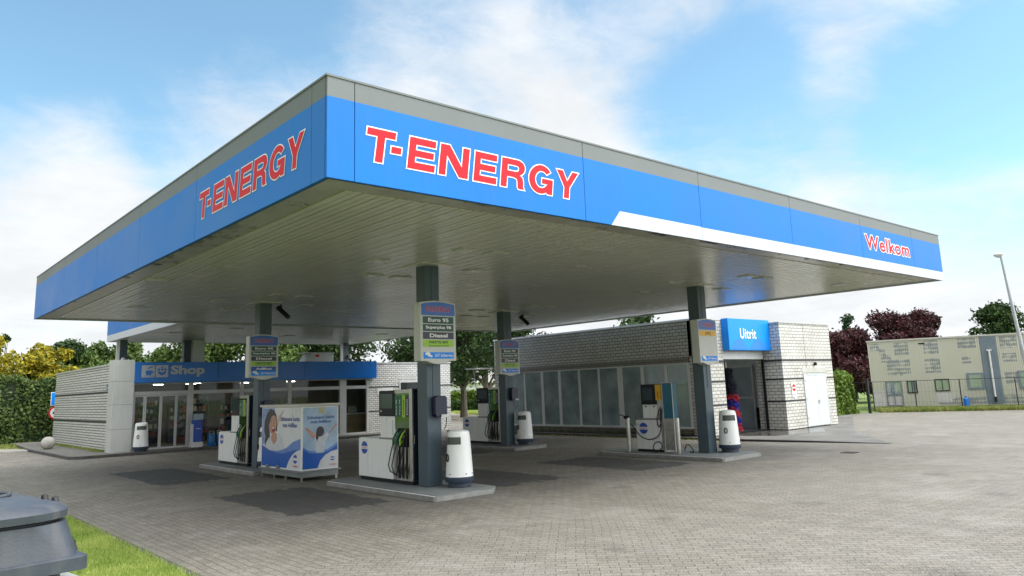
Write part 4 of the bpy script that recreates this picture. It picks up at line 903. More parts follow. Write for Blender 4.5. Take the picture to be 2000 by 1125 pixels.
# security cameras under the soffit
def sec_cam(lab, loc, d):
    t = thing('security_camera', lab, 'camera', loc, 'black cameras hanging under the canopy soffit', local=True)
    MB().tube([(0, 0, 0), (0, 0, -.12)], .03, 8).build('mount', DARK, t)
    m = MB(); m.tube([(-d[0]*.12, -d[1]*.12, -.08), (d[0]*.26, d[1]*.26, -.42)], .075, 12); m.build('housing', DARK, t)
    MB().tube([(d[0]*.26, d[1]*.26, -.42), (d[0]*.27, d[1]*.27, -.43)], .055, 12).build('lens', SCR, t); return t
sec_cam('black camera under the soffit right of the AdBlue fuel sign column', (10.28, 23.1, 5.085), (.7, -.7))
sec_cam('black camera under the soffit right of the far right column', (20.2, 22.6, 5.085), (.3, -.9))
for x, y, z, lab in ((9.72, 39.4, 4.15, 'small white dome camera on the leftmost column above the shop roof'), (21.62, 39.3, 4.3, 'small white dome camera on the rightmost column above the shop roof'), (12.2, 38.75, 4.1, 'small white camera on an arm beside the white lit column face above the shop roof')):
    t = thing('dome_camera', lab, 'camera', (x, y, z), 'white cameras above the shop roof', local=True)
    MB().box(-.05, .05, -.1, .02, .0, .08).build('bracket', WHITE, t); MB().lathe(0, -.14, [(.03, -.14), (.085, -.1), (.1, 0), (.1, .06), (.04, .1)], 12).build('dome', WHITE, t, smooth=True)

# ------------------------------------------------------------------ AdBlue cabinet with posters
AB = thing('poster_cabinet', 'white tank cabinet on grey feet, with a printed poster on each side', 'cabinet', (9.02, 18.86, 0), rot=math.radians(1), local=True)
CW, CD, CZ0, CZ1 = 1.06, 2.45, .27, 1.90
MB().box(0, CW, 0, CD, CZ0, CZ1).build('housing', WPLAS, AB, bevel=.01)
MB().box(-.05, CW+.05, -.05, CD+.05, CZ1, CZ1+.07).build('lid', mat('cabinet_lid', (.55,.54,.48), .5, var=.1), AB, bevel=.012)
MB().box(-.06, CW+.06, -.06, CD+.06, .23, .27).box(.0, CW, .0, CD, .10, .23).build('base_tray', mat('tray_grey', (.22,.24,.24), .45, metal=.3, var=.15), AB, bevel=.004)
for x, y in ((.02, .02), (CW-.05, .02), (.02, .9), (.02, 1.6), (.02, CD-.06), (CW-.05, CD-.06)): MB().box(x-.02, x+.03, y, y+.04, .0, .23).build('foot', STEEL, AB)
for y in (1.25, 1.9): MB().box(-.055, -.008, y, y+.14, .27, .36).build('clamp', STEEL, AB)
PB = mat('poster_blue', (.008,.10,.45), .3); PM = mat('poster_mid_blue', (.12,.24,.58), .3); PS = mat('poster_sky', (.36,.50,.66), .3, var=.18, vs=1.5); PW = mat('poster_white', (.68,.70,.72), .3, var=.05, vs=2); PV = mat('poster_lilac', (.25,.33,.62), .3, var=.2, vs=2)
SK = mat('poster_skin', (.50,.27,.19), .4, var=.18, vs=9); HR = mat('poster_hair', (.035,.022,.022), .4, var=.4, vs=9); TS = mat('poster_shirt', (.58,.62,.66), .4, var=.12, vs=6); MOU = mat('poster_mouth', (.35,.03,.04), .4); TEE = mat('poster_teeth', (.8,.78,.75), .4); NTX = mat('poster_text', (.02,.06,.30), .4)
def wave(u0, u1, pts, n=12):
    return pts
# left poster: u = CD..0 runs left to right in view; use t in 0..1, v in 0..1
def lp_pts(p): return [(CD-.04-(CD-.10)*t_, CZ0+.04+(CZ1-CZ0-.07)*v_) for t_, v_ in p]
def lpoly(mb, p, d, mi=0): mb.prism(lp_pts(p)[::-1], -d, -.0005, mi, 'x')
def ell(cx, cy, rx, ry, n=18, a0=0, a1=360, rot=0):
    o = []
    for i in range(n):
        a = math.radians(a0+(a1-a0)*i/n); x, y = rx*math.cos(a), ry*math.sin(a); c, s = math.cos(math.radians(rot)), math.sin(math.radians(rot)); o.append((cx+x*c-y*s, cy+x*s+y*c))
    return o
def layer(fn, nm, m, shapes, d):
    mb = MB()
    for s in shapes: fn(mb, s, d)
    return mb.build(nm, m, AB)
layer(lpoly, 'poster_ground', PW, [[(0,0),(1,0),(1,1),(0,1)]], .003)
layer(lpoly, 'poster_tint', PV, [[(0,.35),(.16,.42),(.30,.75),(.34,1),(0,1)]], .005)
layer(lpoly, 'poster_wave_light', PM, [[(.0,.30),(.2,.27),(.45,.28),(.65,.33),(.82,.44),(1,.50),(1,.20),(0,.2)]], .005)
layer(lpoly, 'poster_wave', PB, [[(0,0),(.66,0),(.72,.12),(.80,.22),(.90,.29),(1,.32),(.86,.31),(.6,.24),(.4,.24),(.2,.28),(0,.36)]], .007)
layer(lpoly, 'poster_hair_shape', HR, [[(.10,.50),(.06,.62),(.07,.78),(.14,.92),(.22,.985),(.32,.97),(.38,.88),(.41,.72),(.40,.6),(.34,.66),(.33,.8),(.25,.86),(.18,.7),(.22,.5),(.2,.42),(.12,.33),(.08,.42)]], .009)
layer(lpoly, 'poster_arm', mat('poster_blur', (.55,.45,.42), .4, var=.1, vs=8), [[(.10,.42),(.06,.36),(.10,.30),(.18,.27),(.16,.38)], [(.44,.86),(.56,.97),(.58,.94),(.49,.84),(.58,.84),(.58,.80),(.46,.78),(.42,.70),(.38,.74)]], .006)
layer(lpoly, 'poster_shirt_shape', TS, [[(.12,.40),(.20,.50),(.26,.46),(.33,.37),(.40,.46),(.46,.54),(.54,.52),(.58,.36),(.56,.30),(.4,.27),(.2,.28),(.12,.33)]], .010)
layer(lpoly, 'poster_neck', SK, [[(.25,.50),(.27,.44),(.335,.37),(.40,.44),(.40,.56),(.3,.6)]], .012)
layer(lpoly, 'poster_face', SK, [ell(.305, .715, .092, .165, 22, rot=-8)], .014)
layer(lpoly, 'poster_mouth_shape', MOU, [ell(.315, .635, .042, .055, 14, rot=-20)], .016)
layer(lpoly, 'poster_teeth_shape', TEE, [[(.28,.665),(.345,.68),(.345,.66),(.30,.645)]], .018)
layer(lpoly, 'poster_eyes', HR, [[(.235,.75),(.275,.77),(.275,.755)], [(.32,.785),(.355,.795),(.355,.78)], [(.23,.785),(.275,.805),(.275,.795)], [(.315,.82),(.355,.825),(.355,.815)]], .016)
layer(lpoly, 'poster_nose', MOU, [[(.297,.70),(.312,.705),(.305,.695)]], .016)
m_ = MB(); lpoly(m_, [(.66,0),(.72,.12),(.80,.22),(.90,.29),(1,.32),(1,0)], .009); m_.build('poster_corner', PW, AB)
def ptxt(fn_origin, U, W, s, u0, u1, z0, z1, m, nm, bold=.03):
    k = CW/1.32 if U[0] == 1 else CD/2.75
    mb = MB(); textin(mb, s, (u0*k, u1*k, z0, z1), fn_origin, U, (0,0,1), W, .012, bold); mb.build(nm, m, AB)
H_ = CZ1-CZ0
ptxt((-.001, CD, 0), (0,-1,0), (-1,0,0), 'Schonere lucht', 1.38, 2.62, CZ0+.775*H_, CZ0+.845*H_, NTX, 'poster_lettering', .012)
ptxt((-.001, CD, 0), (0,-1,0), (-1,0,0), 'met AdBlue', 1.52, 2.45, CZ0+.675*H_, CZ0+.745*H_, NTX, 'poster_lettering', .012)
def oval(fn, cx, cy, rx, ry, d):
    layer(fn, 'poster_logo', LOGOB, [ell(cx, cy, rx, ry, 12, 18, 174), ell(cx, cy, rx, ry, 12, 198, 354)], d)
oval(lpoly, .88, .16, .05, .05*CD/H_*.95, .012)
ptxt((-.001, CD, 0), (0,-1,0), (-1,0,0), 'T-ENERGY', 2.23, 2.55, CZ0+.055*H_, CZ0+.08*H_, RED, 'poster_lettering', .02)
def rp_pts(p): return [(.03+(CW-.06)*t_, CZ0+.04+(H_-.07)*v_) for t_, v_ in p]
def rpoly(mb, p, d, mi=0): mb.prism(rp_pts(p), -d, -.0005, mi, 'y')
layer(rpoly, 'poster_ground', PS, [[(0,0),(1,0),(1,1),(0,1)]], .003)
layer(rpoly, 'poster_wave_light', PM, [[(0,.36),(.2,.29),(.45,.27),(.7,.30),(1,.40),(1,.2),(0,.2)]], .005)
layer(rpoly, 'poster_wave', PB, [[(0,0),(.42,0),(.5,.12),(.65,.21),(.82,.26),(1,.28),(1,.36),(.75,.27),(.5,.24),(.2,.25),(0,.33)]], .007)
layer(rpoly, 'poster_arm', SK, [[(.30,.48),(.05,.66),(.09,.68),(.18,.64),(.37,.54)]], .009)
layer(rpoly, 'poster_arm', SK, [[(.68,.50),(.80,.60),(.95,.72),(.99,.70),(.90,.64),(.74,.54),(.72,.46)]], .009)
layer(rpoly, 'poster_shirt_shape', TS, [[(.37,.54),(.5,.52),(.62,.53),(.70,.58),(.74,.54),(.68,.46),(.62,.42),(.60,.25),(.38,.25),(.36,.42),(.33,.5)]], .011)
layer(rpoly, 'poster_hair_shape', HR, [ell(.49, .60, .11, .085, 18), [(.38,.6),(.36,.5),(.40,.44),(.45,.52),(.52,.53)]], .013)
layer(rpoly, 'poster_corner', PW, [[(.42,0),(.5,.12),(.65,.21),(.82,.26),(1,.28),(1,0)]], .009)
ptxt((0, -.001, 0), (1,0,0), (0,-1,0), 'Schonere lucht', .18, 1.16, CZ0+.80*H_, CZ0+.85*H_, NTX, 'poster_lettering', .012)
ptxt((0, -.001, 0), (1,0,0), (0,-1,0), 'met AdBlue', .30, 1.02, CZ0+.73*H_, CZ0+.78*H_, NTX, 'poster_lettering', .012)
oval(rpoly, .85, .14, .075, .033, .012)
ptxt((0, -.001, 0), (1,0,0), (0,-1,0), 'T-ENERGY', .97, 1.24, CZ0+.055*H_, CZ0+.075*H_, RED, 'poster_lettering', .02)
layer(rpoly, 'pasted_note', mat('note_yellow', (.50,.46,.22), .5), [[(.44,.90),(.60,.90),(.60,1.0),(.44,1.0)]], .006)

# ------------------------------------------------------------------ things before the shop
ds = thing('display_stand', 'blue water display with white header beside the shop doors', 'display', (11.95, 35.55, .1), local=True)
MB().box(-.22, .24, -.2, .2, 0, .22).build('foot', WHITE, ds); MB().box(-.16, .22, -.16, .16, .22, 1.18).build('body', LOGOB, ds, bevel=.02)
MB().box(-.18, .24, -.17, -.12, 1.18, 1.45).build('header', mat('pale_blue', (.35,.45,.52), .4), ds); MB().box(-.22, -.16, -.12, .12, .22, 1.0).build('side', WHITE, ds)
m_ = MB(); textin(m_, 'Water', (-.08, .15, .78, .83), (0, -.165, 0), (1,0,0), (0,0,1), (0,-1,0), .004, .02); m_.build('lettering', LWHITE, ds)
GASB = mat('gas_blue', (.01,.12,.32), .35)
for i, (x, y, lab) in enumerate(((12.55, 35.3, 'left blue gas bottle before the shop window'), (12.92, 35.35, 'right blue gas bottle before the shop window'))):
    t = thing('gas_bottle', lab, 'gas bottle', (x, y, .1), 'blue gas bottles by the shop window', local=True)
    MB().lathe(0, 0, [(.14, 0), (.16, .05), (.16, .42), (.12, .52), (.04, .56), (.03, .60)], 18).build('tank', GASB, t, smooth=True)
    MB().tube([(-.10, 0, .48), (-.10, 0, .66), (.10, 0, .66), (.10, 0, .48)], .014, 6).build('handle', ALU, t)
fe = thing('fire_extinguisher', 'red fire extinguisher inside the glass shop doors', 'extinguisher', (11.35, 36.5, .11), local=True)
MB().lathe(0, 0, [(.09, 0), (.09, .45), (.05, .52), (.03, .56)], 14).build('tank', GOODC[0], fe, smooth=True); MB().box(-.02, .08, -.02, .02, .56, .6).build('lever', DARK, fe)
bc = thing('stone_ball', 'round pale concrete ball at the corner of the shop walkway', 'bollard', (7.45, 42.6, .1), local=True)
MB().lathe(0, 0, [(.30*math.sin(a)+.01, .28-.30*math.cos(a)) for a in [math.radians(20+160*i/12) for i in range(13)]], 24).build('ball', mat('ball_concrete', (.42,.40,.36), .9, var=.12, vs=4, bump=.4, bs=30), bc, smooth=True)
sp = thing('sign_post', 'post with blue square sign over round red-edged sign, behind the shop wall', 'road sign', (8.95, 49.5, .0), local=True)
MB().tube([(0, 0, 0), (.02, 0, 1.4), (.05, 0, 2.85)], .04, 10).build('post', mat('post_grey', (.22,.24,.25), .5), sp)
MB().box(-.32, .36, -.07, -.04, 2.12, 2.86).build('square_plate', LWHITE, sp); MB().box(-.29, .33, -.078, -.07, 2.15, 2.83).build('square_field', WBLUE, sp)
MB().prism([(-.1,2.35),(.16,2.35),(.16,2.55),(.03,2.7),(-.1,2.5)], -.084, -.078, 0, 'y').build('square_symbol', LWHITE, sp)
MB().prism(arc(-.02, 1.72, .37, .37, 0, 345, 23), -.07, -.04, 0, 'y').build('round_plate', RED, sp); MB().prism(arc(-.02, 1.72, .29, .29, 0, 345, 23), -.078, -.07, 0, 'y').build('round_field', LWHITE, sp)
MB().box(-.18, .12, -.084, -.078, 1.66, 1.78).box(-.1, .06, -.084, -.078, 1.78, 1.84).build('round_symbol', DARK, sp)
bs = thing('wall_notice', 'small grey-blue notice on the side wall beside the white corner pillar', 'notice', (8.66, 37.1, 2.85), local=True)
MB().box(-.01, .0, -.25, .35, -.14, .13).build('plate', mat('notice_blue', (.10,.16,.26), .5), bs); MB().box(-.014, -.01, -.2, .3, -.05, .0).build('print_line', ALU, bs)
for a in (36.7+i*1.5 for i in range(5)): pass

# ------------------------------------------------------------------ waste container, lower left
wc = thing('waste_container', 'dark grey plastic waste container with domed lid on the lawn', 'container', (1.02, 4.42, .02), rot=math.radians(9), local=True)
CG = mat('container_plastic', (.036,.045,.058), .45, var=.1, vs=5, bump=.12, bs=90, c2=(.05,.06,.075), dirt=.3)
CG2 = mat('container_dark', (.02,.028,.04), .45, var=.2)
def rr(x0, x1, y0, y1, r, z, n=6):
    rx = min(r, (x1-x0)/2, (y1-y0)/2)
    return [(a, b, z) for a, b in arc(x1-rx, y1-rx, rx, rx, 0, 90, n)+arc(x0+rx, y1-rx, rx, rx, 90, 180, n)+arc(x0+rx, y0+rx, rx, rx, 180, 270, n)+arc(x1-rx, y0+rx, rx, rx, 270, 360, n)]
LX = -1.9; LY = 1.95
MB().loft([rr(LX+.22, -.22, .20, LY-.2, .12, .22), rr(LX+.16, -.16, .14, LY-.14, .12, .8), rr(LX+.10, -.09, .09, LY-.09, .12, 1.36)]).build('body', CG, wc, smooth=True)
MB().loft([rr(LX, -.025, 0, LY, .06, 1.37), rr(LX, -.025, 0, LY, .06, 1.43), rr(LX+.015, -.04, .015, LY-.015, .06, 1.44), rr(LX+.05, -.085, .05, LY-.05, .06, 1.435)]).build('rim', CG, wc, smooth=True)
MB().box(LX+.3, -.18, .02, .08, 1.27, 1.36).build('lifting_bar', CG2, wc, bevel=.01)
MB().loft([rr(LX+.05, -.055, .02, LY-.05, .10, 1.43), rr(LX+.06, -.062, .03, LY-.06, .14, 1.50), rr(LX+.08, -.068, .035, LY-.08, .20, 1.57), rr(LX+.09, -.072, .035, LY-.09, .23, 1.600)]).build('hood', CG, wc, smooth=True)
MB().loft([rr(LX+.10, -.10, .07, LY-.10, .22, 1.600), rr(LX+.10, -.10, .07, LY-.10, .22, 1.612)]).build('lid_shade_gap', CG2, wc)  # darker ring puts the shade under the lid edge into the colour
MB().loft([rr(LX+.10, -.085, .04, LY-.08, .24, 1.612), rr(LX+.09, -.065, .02, LY-.07, .25, 1.620), rr(LX+.09, -.060, .015, LY-.07, .26, 1.655), rr(LX+.11, -.085, .04, LY-.09, .27, 1.678), rr(LX+.16, -.15, .12, LY-.17, .28, 1.696), rr(LX+.28, -.30, .28, LY-.3, .27, 1.712), rr(LX+.55, -.58, .5, LY-.5, .2, 1.722)]).build('lid', CG, wc, smooth=True)
# raised outline emblem on the lid
em = ell(-.42, .62, .20, .16, 26)
MB().tube([(a, b, 1.714) for a, b in em]+[(em[0][0], em[0][1], 1.714)], .011, 6).tube([(-.56, .56, 1.718), (-.44, .70, 1.718), (-.40, .62, 1.718), (-.28, .66, 1.716)], .010, 6).build('lid_emblem', CG, wc)
lt = MB().prism([(.30,1.66),(.36,1.66),(.35,1.715),(.33,1.72)], -.155, -.125, 0, 'x').prism([(.27,1.65),(.33,1.65),(.32,1.70),(.30,1.705)], -.115, -.085, 0, 'x'); lt.build('lid_stop', DARK, wc, bevel=.008)
MB().box(-.062, -.0, .26, .36, 1.44, 1.475).build('latch', DARK, wc, bevel=.008)
MB().prism([(-.08, 1.55), (-.035, 1.46), (-.03, 1.445), (-.03, 1.43), (-.08, 1.43)], .16, .19, 0, 'y').build('corner_rib', CG, wc)
MB().tube([(-.09, .62, 1.395), (.03, .62, 1.395)], .07, 20).build('trunnion', mat('trunnion_grey', (.20,.21,.20), .5), wc, smooth=True)
MB().box(-.10, .02, .05, LY-.1, 1.16, 1.30).build('side_lifting_rail', mat('trunnion_pale', (.35,.36,.34), .5) , wc, bevel=.02)
for i in range(5):
    a, b = RNG.uniform(-.6, -.35), RNG.uniform(.7, 1.15)
    MB().lathe(a, b, [(.012, 1.715), (.008, 1.729)], 7).build('dropping', LWHITE if i != 2 else DARK, wc)
for x, y in ((-.3, .3), (-.3, LY-.3), (LX+.3, .3), (LX+.3, LY-.3)):
    w1 = MB().tube([(x-.03, y, .10), (x+.03, y, .10)], .10, 18).build('wheel', RUB, wc); e = MB().box(x-.05, x+.05, y-.03, y+.03, .11, .24).build('fork', STEEL, None, off=(0,0,0)); e.parent = w1

# ------------------------------------------------------------------ far cream building
U = Vector((.319, -.948, 0)); Wn = Vector((-.948, -.319, 0)); O = Vector((49.21, 22.04, 0))
def fb(mb, u0, u1, d0, d1, z0, z1, mi=0):
    q = [O+U*a+Wn*b for a, b in ((u0, d0), (u1, d0), (u1, d1), (u0, d1))]
    v = [(p.x, p.y, z0) for p in q]+[(p.x, p.y, z1) for p in q]
    return mb.add(v, [(0,3,2,1),(4,5,6,7),(0,1,5,4),(1,2,6,5),(2,3,7,6),(3,0,4,7)], mi)
fbld = thing('cream_building', 'low cream metal-clad industrial building with blotchy grey patches and blue-grey panel', 'building', tuple(O))
def cladmat(name, base, spots):
    m, t, b = newmat(name); setp(b, Roughness=.55); g = t.nodes.new('ShaderNodeNewGeometry')
    s1 = t.nodes.new('ShaderNodeVectorMath'); s1.operation = 'DOT_PRODUCT'; t.links.new(g.outputs['Position'], s1.inputs[0]); s1.inputs[1].default_value = U
    sz = t.nodes.new('ShaderNodeSeparateXYZ'); t.links.new(g.outputs['Position'], sz.inputs[0])
    def mth(op, a, bb=None):
        n = t.nodes.new('ShaderNodeMath'); n.operation = op
        for i, x in enumerate((a, bb)):
            if x is None: continue
            if isinstance(x, (int, float)): n.inputs[i].default_value = x
            else: t.links.new(x, n.inputs[i])
        return n.outputs[0]
    col = None
    mixn = t.nodes.new('ShaderNodeMix'); mixn.data_type = 'RGBA'; mixn.inputs[6].default_value = (*base, 1); mixn.inputs[7].default_value = (.26,.30,.31, 1)
    if spots:
        u0 = O.dot(U); u = mth('SUBTRACT', s1.outputs['Value'], u0); z = sz.outputs[2]
        # worn drip spots under each cladding rib: rows of round blotches inside a few rectangles
        fu = mth('ABSOLUTE', mth('SUBTRACT', mth('FRACT', mth('MULTIPLY', u, 8.6)), .5))
        fz = mth('ABSOLUTE', mth('SUBTRACT', mth('FRACT', mth('MULTIPLY', z, 4.2)), .5))
        r2 = mth('ADD', mth('MULTIPLY', fu, fu), mth('MULTIPLY', mth('MULTIPLY', fz, fz), 1.3))
        n = t.nodes.new('ShaderNodeTexNoise'); n.inputs['Scale'].default_value = 3.2; n.inputs['Detail'].default_value = 4; t.links.new(g.outputs['Position'], n.inputs['Vector'])
        dot = mth('LESS_THAN', r2, mth('MULTIPLY', mth('SUBTRACT', n.outputs['Fac'], .27), .98))
        tot = None
        for a, bb, c, d in spots:
            k = mth('MULTIPLY', mth('MULTIPLY', mth('GREATER_THAN', u, a), mth('LESS_THAN', u, bb)), mth('MULTIPLY', mth('GREATER_THAN', z, c), mth('LESS_THAN', z, d)))
            tot = k if tot is None else mth('MAXIMUM', tot, k)
        t.links.new(mth('MULTIPLY', mth('MULTIPLY', dot, tot), .85), mixn.inputs[0])
    else: mixn.inputs[0].default_value = 0
    n2 = t.nodes.new('ShaderNodeTexNoise'); n2.inputs['Scale'].default_value = 1.2; n2.inputs['Detail'].default_value = 5; t.links.new(g.outputs['Position'], n2.inputs['Vector'])
    mm = t.nodes.new('ShaderNodeMix'); mm.data_type = 'RGBA'; mm.blend_type = 'MULTIPLY'; t.links.new(mth('MULTIPLY', n2.outputs[0], .35), mm.inputs[0]); t.links.new(mixn.outputs[2], mm.inputs[6]); mm.inputs[7].default_value = (.7,.68,.6,1)
    t.links.new(mm.outputs[2], b.inputs['Base Color']); return m
CLAD = cladmat('cream_cladding', (.62,.62,.51), [(.15,.65,3.7,4.15),(.65,1.0,3.3,3.85),(1.5,2.3,3.3,4.15),(.7,1.3,2.95,3.4),(1.0,2.3,2.1,3.1),(3.15,3.95,3.35,4.2),(3.1,3.95,2.2,3.1),(5.0,5.95,3.6,4.2),(5.1,5.6,2.7,3.1),(7.15,8.0,3.5,4.2),(7.2,7.9,2.7,3.2),(7.2,8.4,1.4,2.1),(6.9,8.0,.3,.8),(4.5,6.1,.3,.75),(3.6,4.6,.3,.6)])
m_ = MB(); u = 0.0
fb(m_, 0, 16, -8, -.04, 0, 4.27)
while u < 16:
    fb(m_, u, u+.078, -.04, .012, 0, 4.27); fb(m_, u+.078, u+.116, -.04, -.028, 0, 4.27); u += .1163
m_.build('cladding', CLAD, fbld)
m_ = MB(); fb(m_, -.05, 16, -8.05, .06, 4.27, 4.36); m_.build('roof_trim', mat('cream_trim', (.52,.52,.46), .5), fbld)
GRP = mat('bluegrey_panel', (.17,.22,.25), .5, var=.08, vs=2)
m_ = MB(); fb(m_, 6.15, 7.0, .012, .04, .3, 4.24); 
for i in range(7): fb(m_, 6.17+i*.12, 6.19+i*.12, .04, .052, .3, 4.24)
m_.build('service_panel', GRP, fbld)
m_ = MB(); q = [O+U*6.57+Wn*.12+Vector((0,0,z)) for z in (3.45, 2.6, 1.6, .7)]; m_.tube(q, .055, 10); fb(m_, 6.45, 6.7, .06, .18, 3.38, 3.46); m_.build('white_pipe', WHITE, fbld)
m_ = MB(); q = [O+U*6.57+Wn*.12+Vector((0,0,z)) for z in (.7, .4)]; m_.tube(q, .06, 10); m_.build('pipe_foot', DARK, fbld)
for a, b, c, d in ((5.25, 6.12, 1.17, 2.12), (7.83, 8.8, 1.15, 2.16)):
    m_ = MB(); fb(m_, a, b, .012, .07, c, c+.1); fb(m_, a, b, .012, .07, d-.1, d); fb(m_, a, a+.12, .012, .07, c+.1, d-.1); fb(m_, b-.12, b, .012, .07, c+.1, d-.1); w1 = m_.build('window', GRP, fbld)
    m_ = MB(); fb(m_, a+.12, b-.12, .02, .03, c+.1, d-.1); e = m_.build('pane', glass('far_glass', (.2,.24,.26), .3, .6, .05, (.32,.38,.40)), None, off=tuple(O)); e.parent = w1
for a, b, c, d in ((2.0, 2.55, 1.02, 1.78), (3.52, 4.31, 1.09, 1.82)):
    m_ = MB(); fb(m_, a, b, .012, .05, c, c+.05); fb(m_, a, b, .012, .05, d-.05, d); fb(m_, a, a+.05, .012, .05, c+.05, d-.05); fb(m_, b-.05, b, .012, .05, c+.05, d-.05); fb(m_, (a+b)/2-.02, (a+b)/2+.02, .012, .05, c+.05, d-.05); w1 = m_.build('window', DARK, fbld)
    m_ = MB(); fb(m_, a+.05, b-.05, .014, .02, c+.05, d-.05); e = m_.build('pane', bpy.data.materials['far_glass'], None, off=tuple(O)); e.parent = w1
m_ = MB()
for a, b in ((.8, .86), (1.22, 1.26), (1.64, 1.7)): fb(m_, a, b, .012, .06, .25, 1.76)
for z in (.25, .9, 1.70): fb(m_, .86, 1.22, .012, .055, z, z+.06); fb(m_, 1.26, 1.64, .012, .055, z, z+.06)
dd = m_.build('glazed_door', GRP, fbld)
m_ = MB(); fb(m_, .86, 1.22, .014, .022, .96, 1.7); fb(m_, 1.26, 1.64, .014, .022, .96, 1.7); e = m_.build('pane', bpy.data.materials['far_glass'], None, off=tuple(O)); e.parent = dd
m_ = MB(); fb(m_, .86, 1.64, .013, .016, .31, .9); m_.build('pale_infill', mat('pale_infill', (.56,.54,.52), .6, var=.1, vs=3), fbld)
m_ = MB(); fb(m_, 3.52, 4.35, .014, .022, .4, 1.0); m_.build('pale_infill', bpy.data.materials['pale_infill'], fbld)
m_ = MB(); fb(m_, .05, .78, .014, .02, .25, 1.2); m_.build('pale_infill', mat('pale_infill', (.56,.54,.52), .6, var=.1, vs=3), fbld)
m_ = MB(); fb(m_, 2.9, 3.24, .012, .03, 3.98, 4.06); m_.build('vent_slot', DARK, fbld)
gp = thing('blue_barrel', 'small blue drum standing by the cream building wall', 'drum', tuple(O+U*5.05+Wn*.5), local=True)
MB().lathe(0, 0, [(.13, 0), (.14, .3), (.14, .62), (.05, .7)], 14).build('drum_body', WBLUE2, gp, smooth=True); MB().lathe(0, 0, [(.05, .7), (.05, .76)], 10).build('cap', DARK, gp)
# fence before it
fn = thing('wire_fence', 'low black wire fence with thin top rail in front of the cream building', 'fence', tuple(O+Wn*1.1))
FM = mat('fence_black', (.03,.035,.035), .5)
for i, u in enumerate((-4.9, -2.4, .12, 2.45, 4.83, 7.6, 10.4)):
    m_ = MB(); fb(m_, u-.03, u+.03, 1.07, 1.13, 0, 1.79); m_.build('post', FM, fn)
m_ = MB(); fb(m_, -7, 16, 1.085, 1.115, 1.76, 1.79); m_.build('rail', FM, fn)
m_ = MB(); u = -7.0
while u < 12: fb(m_, u, u+.006, 1.095, 1.105, .05, 1.76); u += .2
for z in (.5, 1.1): fb(m_, -7, 12, 1.095, 1.102, z, z+.006)
m_.build('wire_mesh', mat('wire_green', (.05,.09,.07), .5), fn)
gpst = thing('gate_post', 'dark end post at the right end of the green hedge', 'post', (45.4, 20.6, 0)); MB().box(45.33, 45.47, 20.53, 20.67, 0, 2.0).build('post_shaft', FM, gpst); MB().box(45.3, 45.5, 20.5, 20.7, 2.0, 2.03).build('post_cap', FM, gpst)

# street lamp at the right edge
lamp = thing('street_lamp', 'tall grey street lamp with mushroom head at the right edge', 'street lamp', (38.6, 10.75, 0))
MB().tube([(38.62, 10.5, 0), (38.62, 10.52, 2), (38.5, 10.72, 5.2), (38.49, 10.86, 7.3)], [.09, .085, .065, .05], 12).build('pole', mat('galvanised', (.42,.44,.45), .45, metal=.3), lamp, smooth=True)
MB().lathe(38.49, 10.95, [(.06, 7.18), (.17, 7.25), (.20, 7.32), (.12, 7.40), (.03, 7.43)], 16).build('lamp_head', WHITE, lamp, smooth=True)

# ------------------------------------------------------------------ vegetation
def crown_mesh(name, clumps, n, size, m, seed, parent=None, flat=.55, loc=(0,0,0), core=True):
    r = np.random.default_rng(seed); C = np.array([c[:3] for c in clumps], float); R = np.array([c[3] for c in clumps], float)
    p = R**2; p /= p.sum(); k = r.choice(len(clumps), n, p=p)
    d = r.normal(size=(n, 3)); d /= np.linalg.norm(d, axis=1)[:, None]
    rad = R[k]*(r.uniform(.25, 1.0, n)**.45)*(1+.16*r.normal(size=n)); P = C[k]+d*rad[:, None]*np.array([1, 1, .85])
    nrm = d*.7+r.normal(size=(n, 3))*flat; nrm /= np.linalg.norm(nrm, axis=1)[:, None]
    a = np.cross(nrm, r.normal(size=(n, 3))); a /= np.linalg.norm(a, axis=1)[:, None]; b = np.cross(nrm, a)
    s = size*r.uniform(.55, 1.35, n)[:, None]; bend = nrm*s*.25
    v = np.stack([P-a*s, P-b*s*.5+bend, P+a*s, P+b*s*.5+bend], 1).reshape(-1, 3)-np.array(loc)
    me = bpy.data.meshes.new(name); me.from_pydata(v.tolist(), [], np.arange(4*n).reshape(-1, 4).tolist()); me.materials.append(m)
    ob = bpy.data.objects.new(name, me); COL.objects.link(ob)
    if parent is not None: ob.parent = parent
    return ob
BARK = mat('bark', (.09,.075,.055), .9, var=.3, vs=6, bump=.6, bs=25)
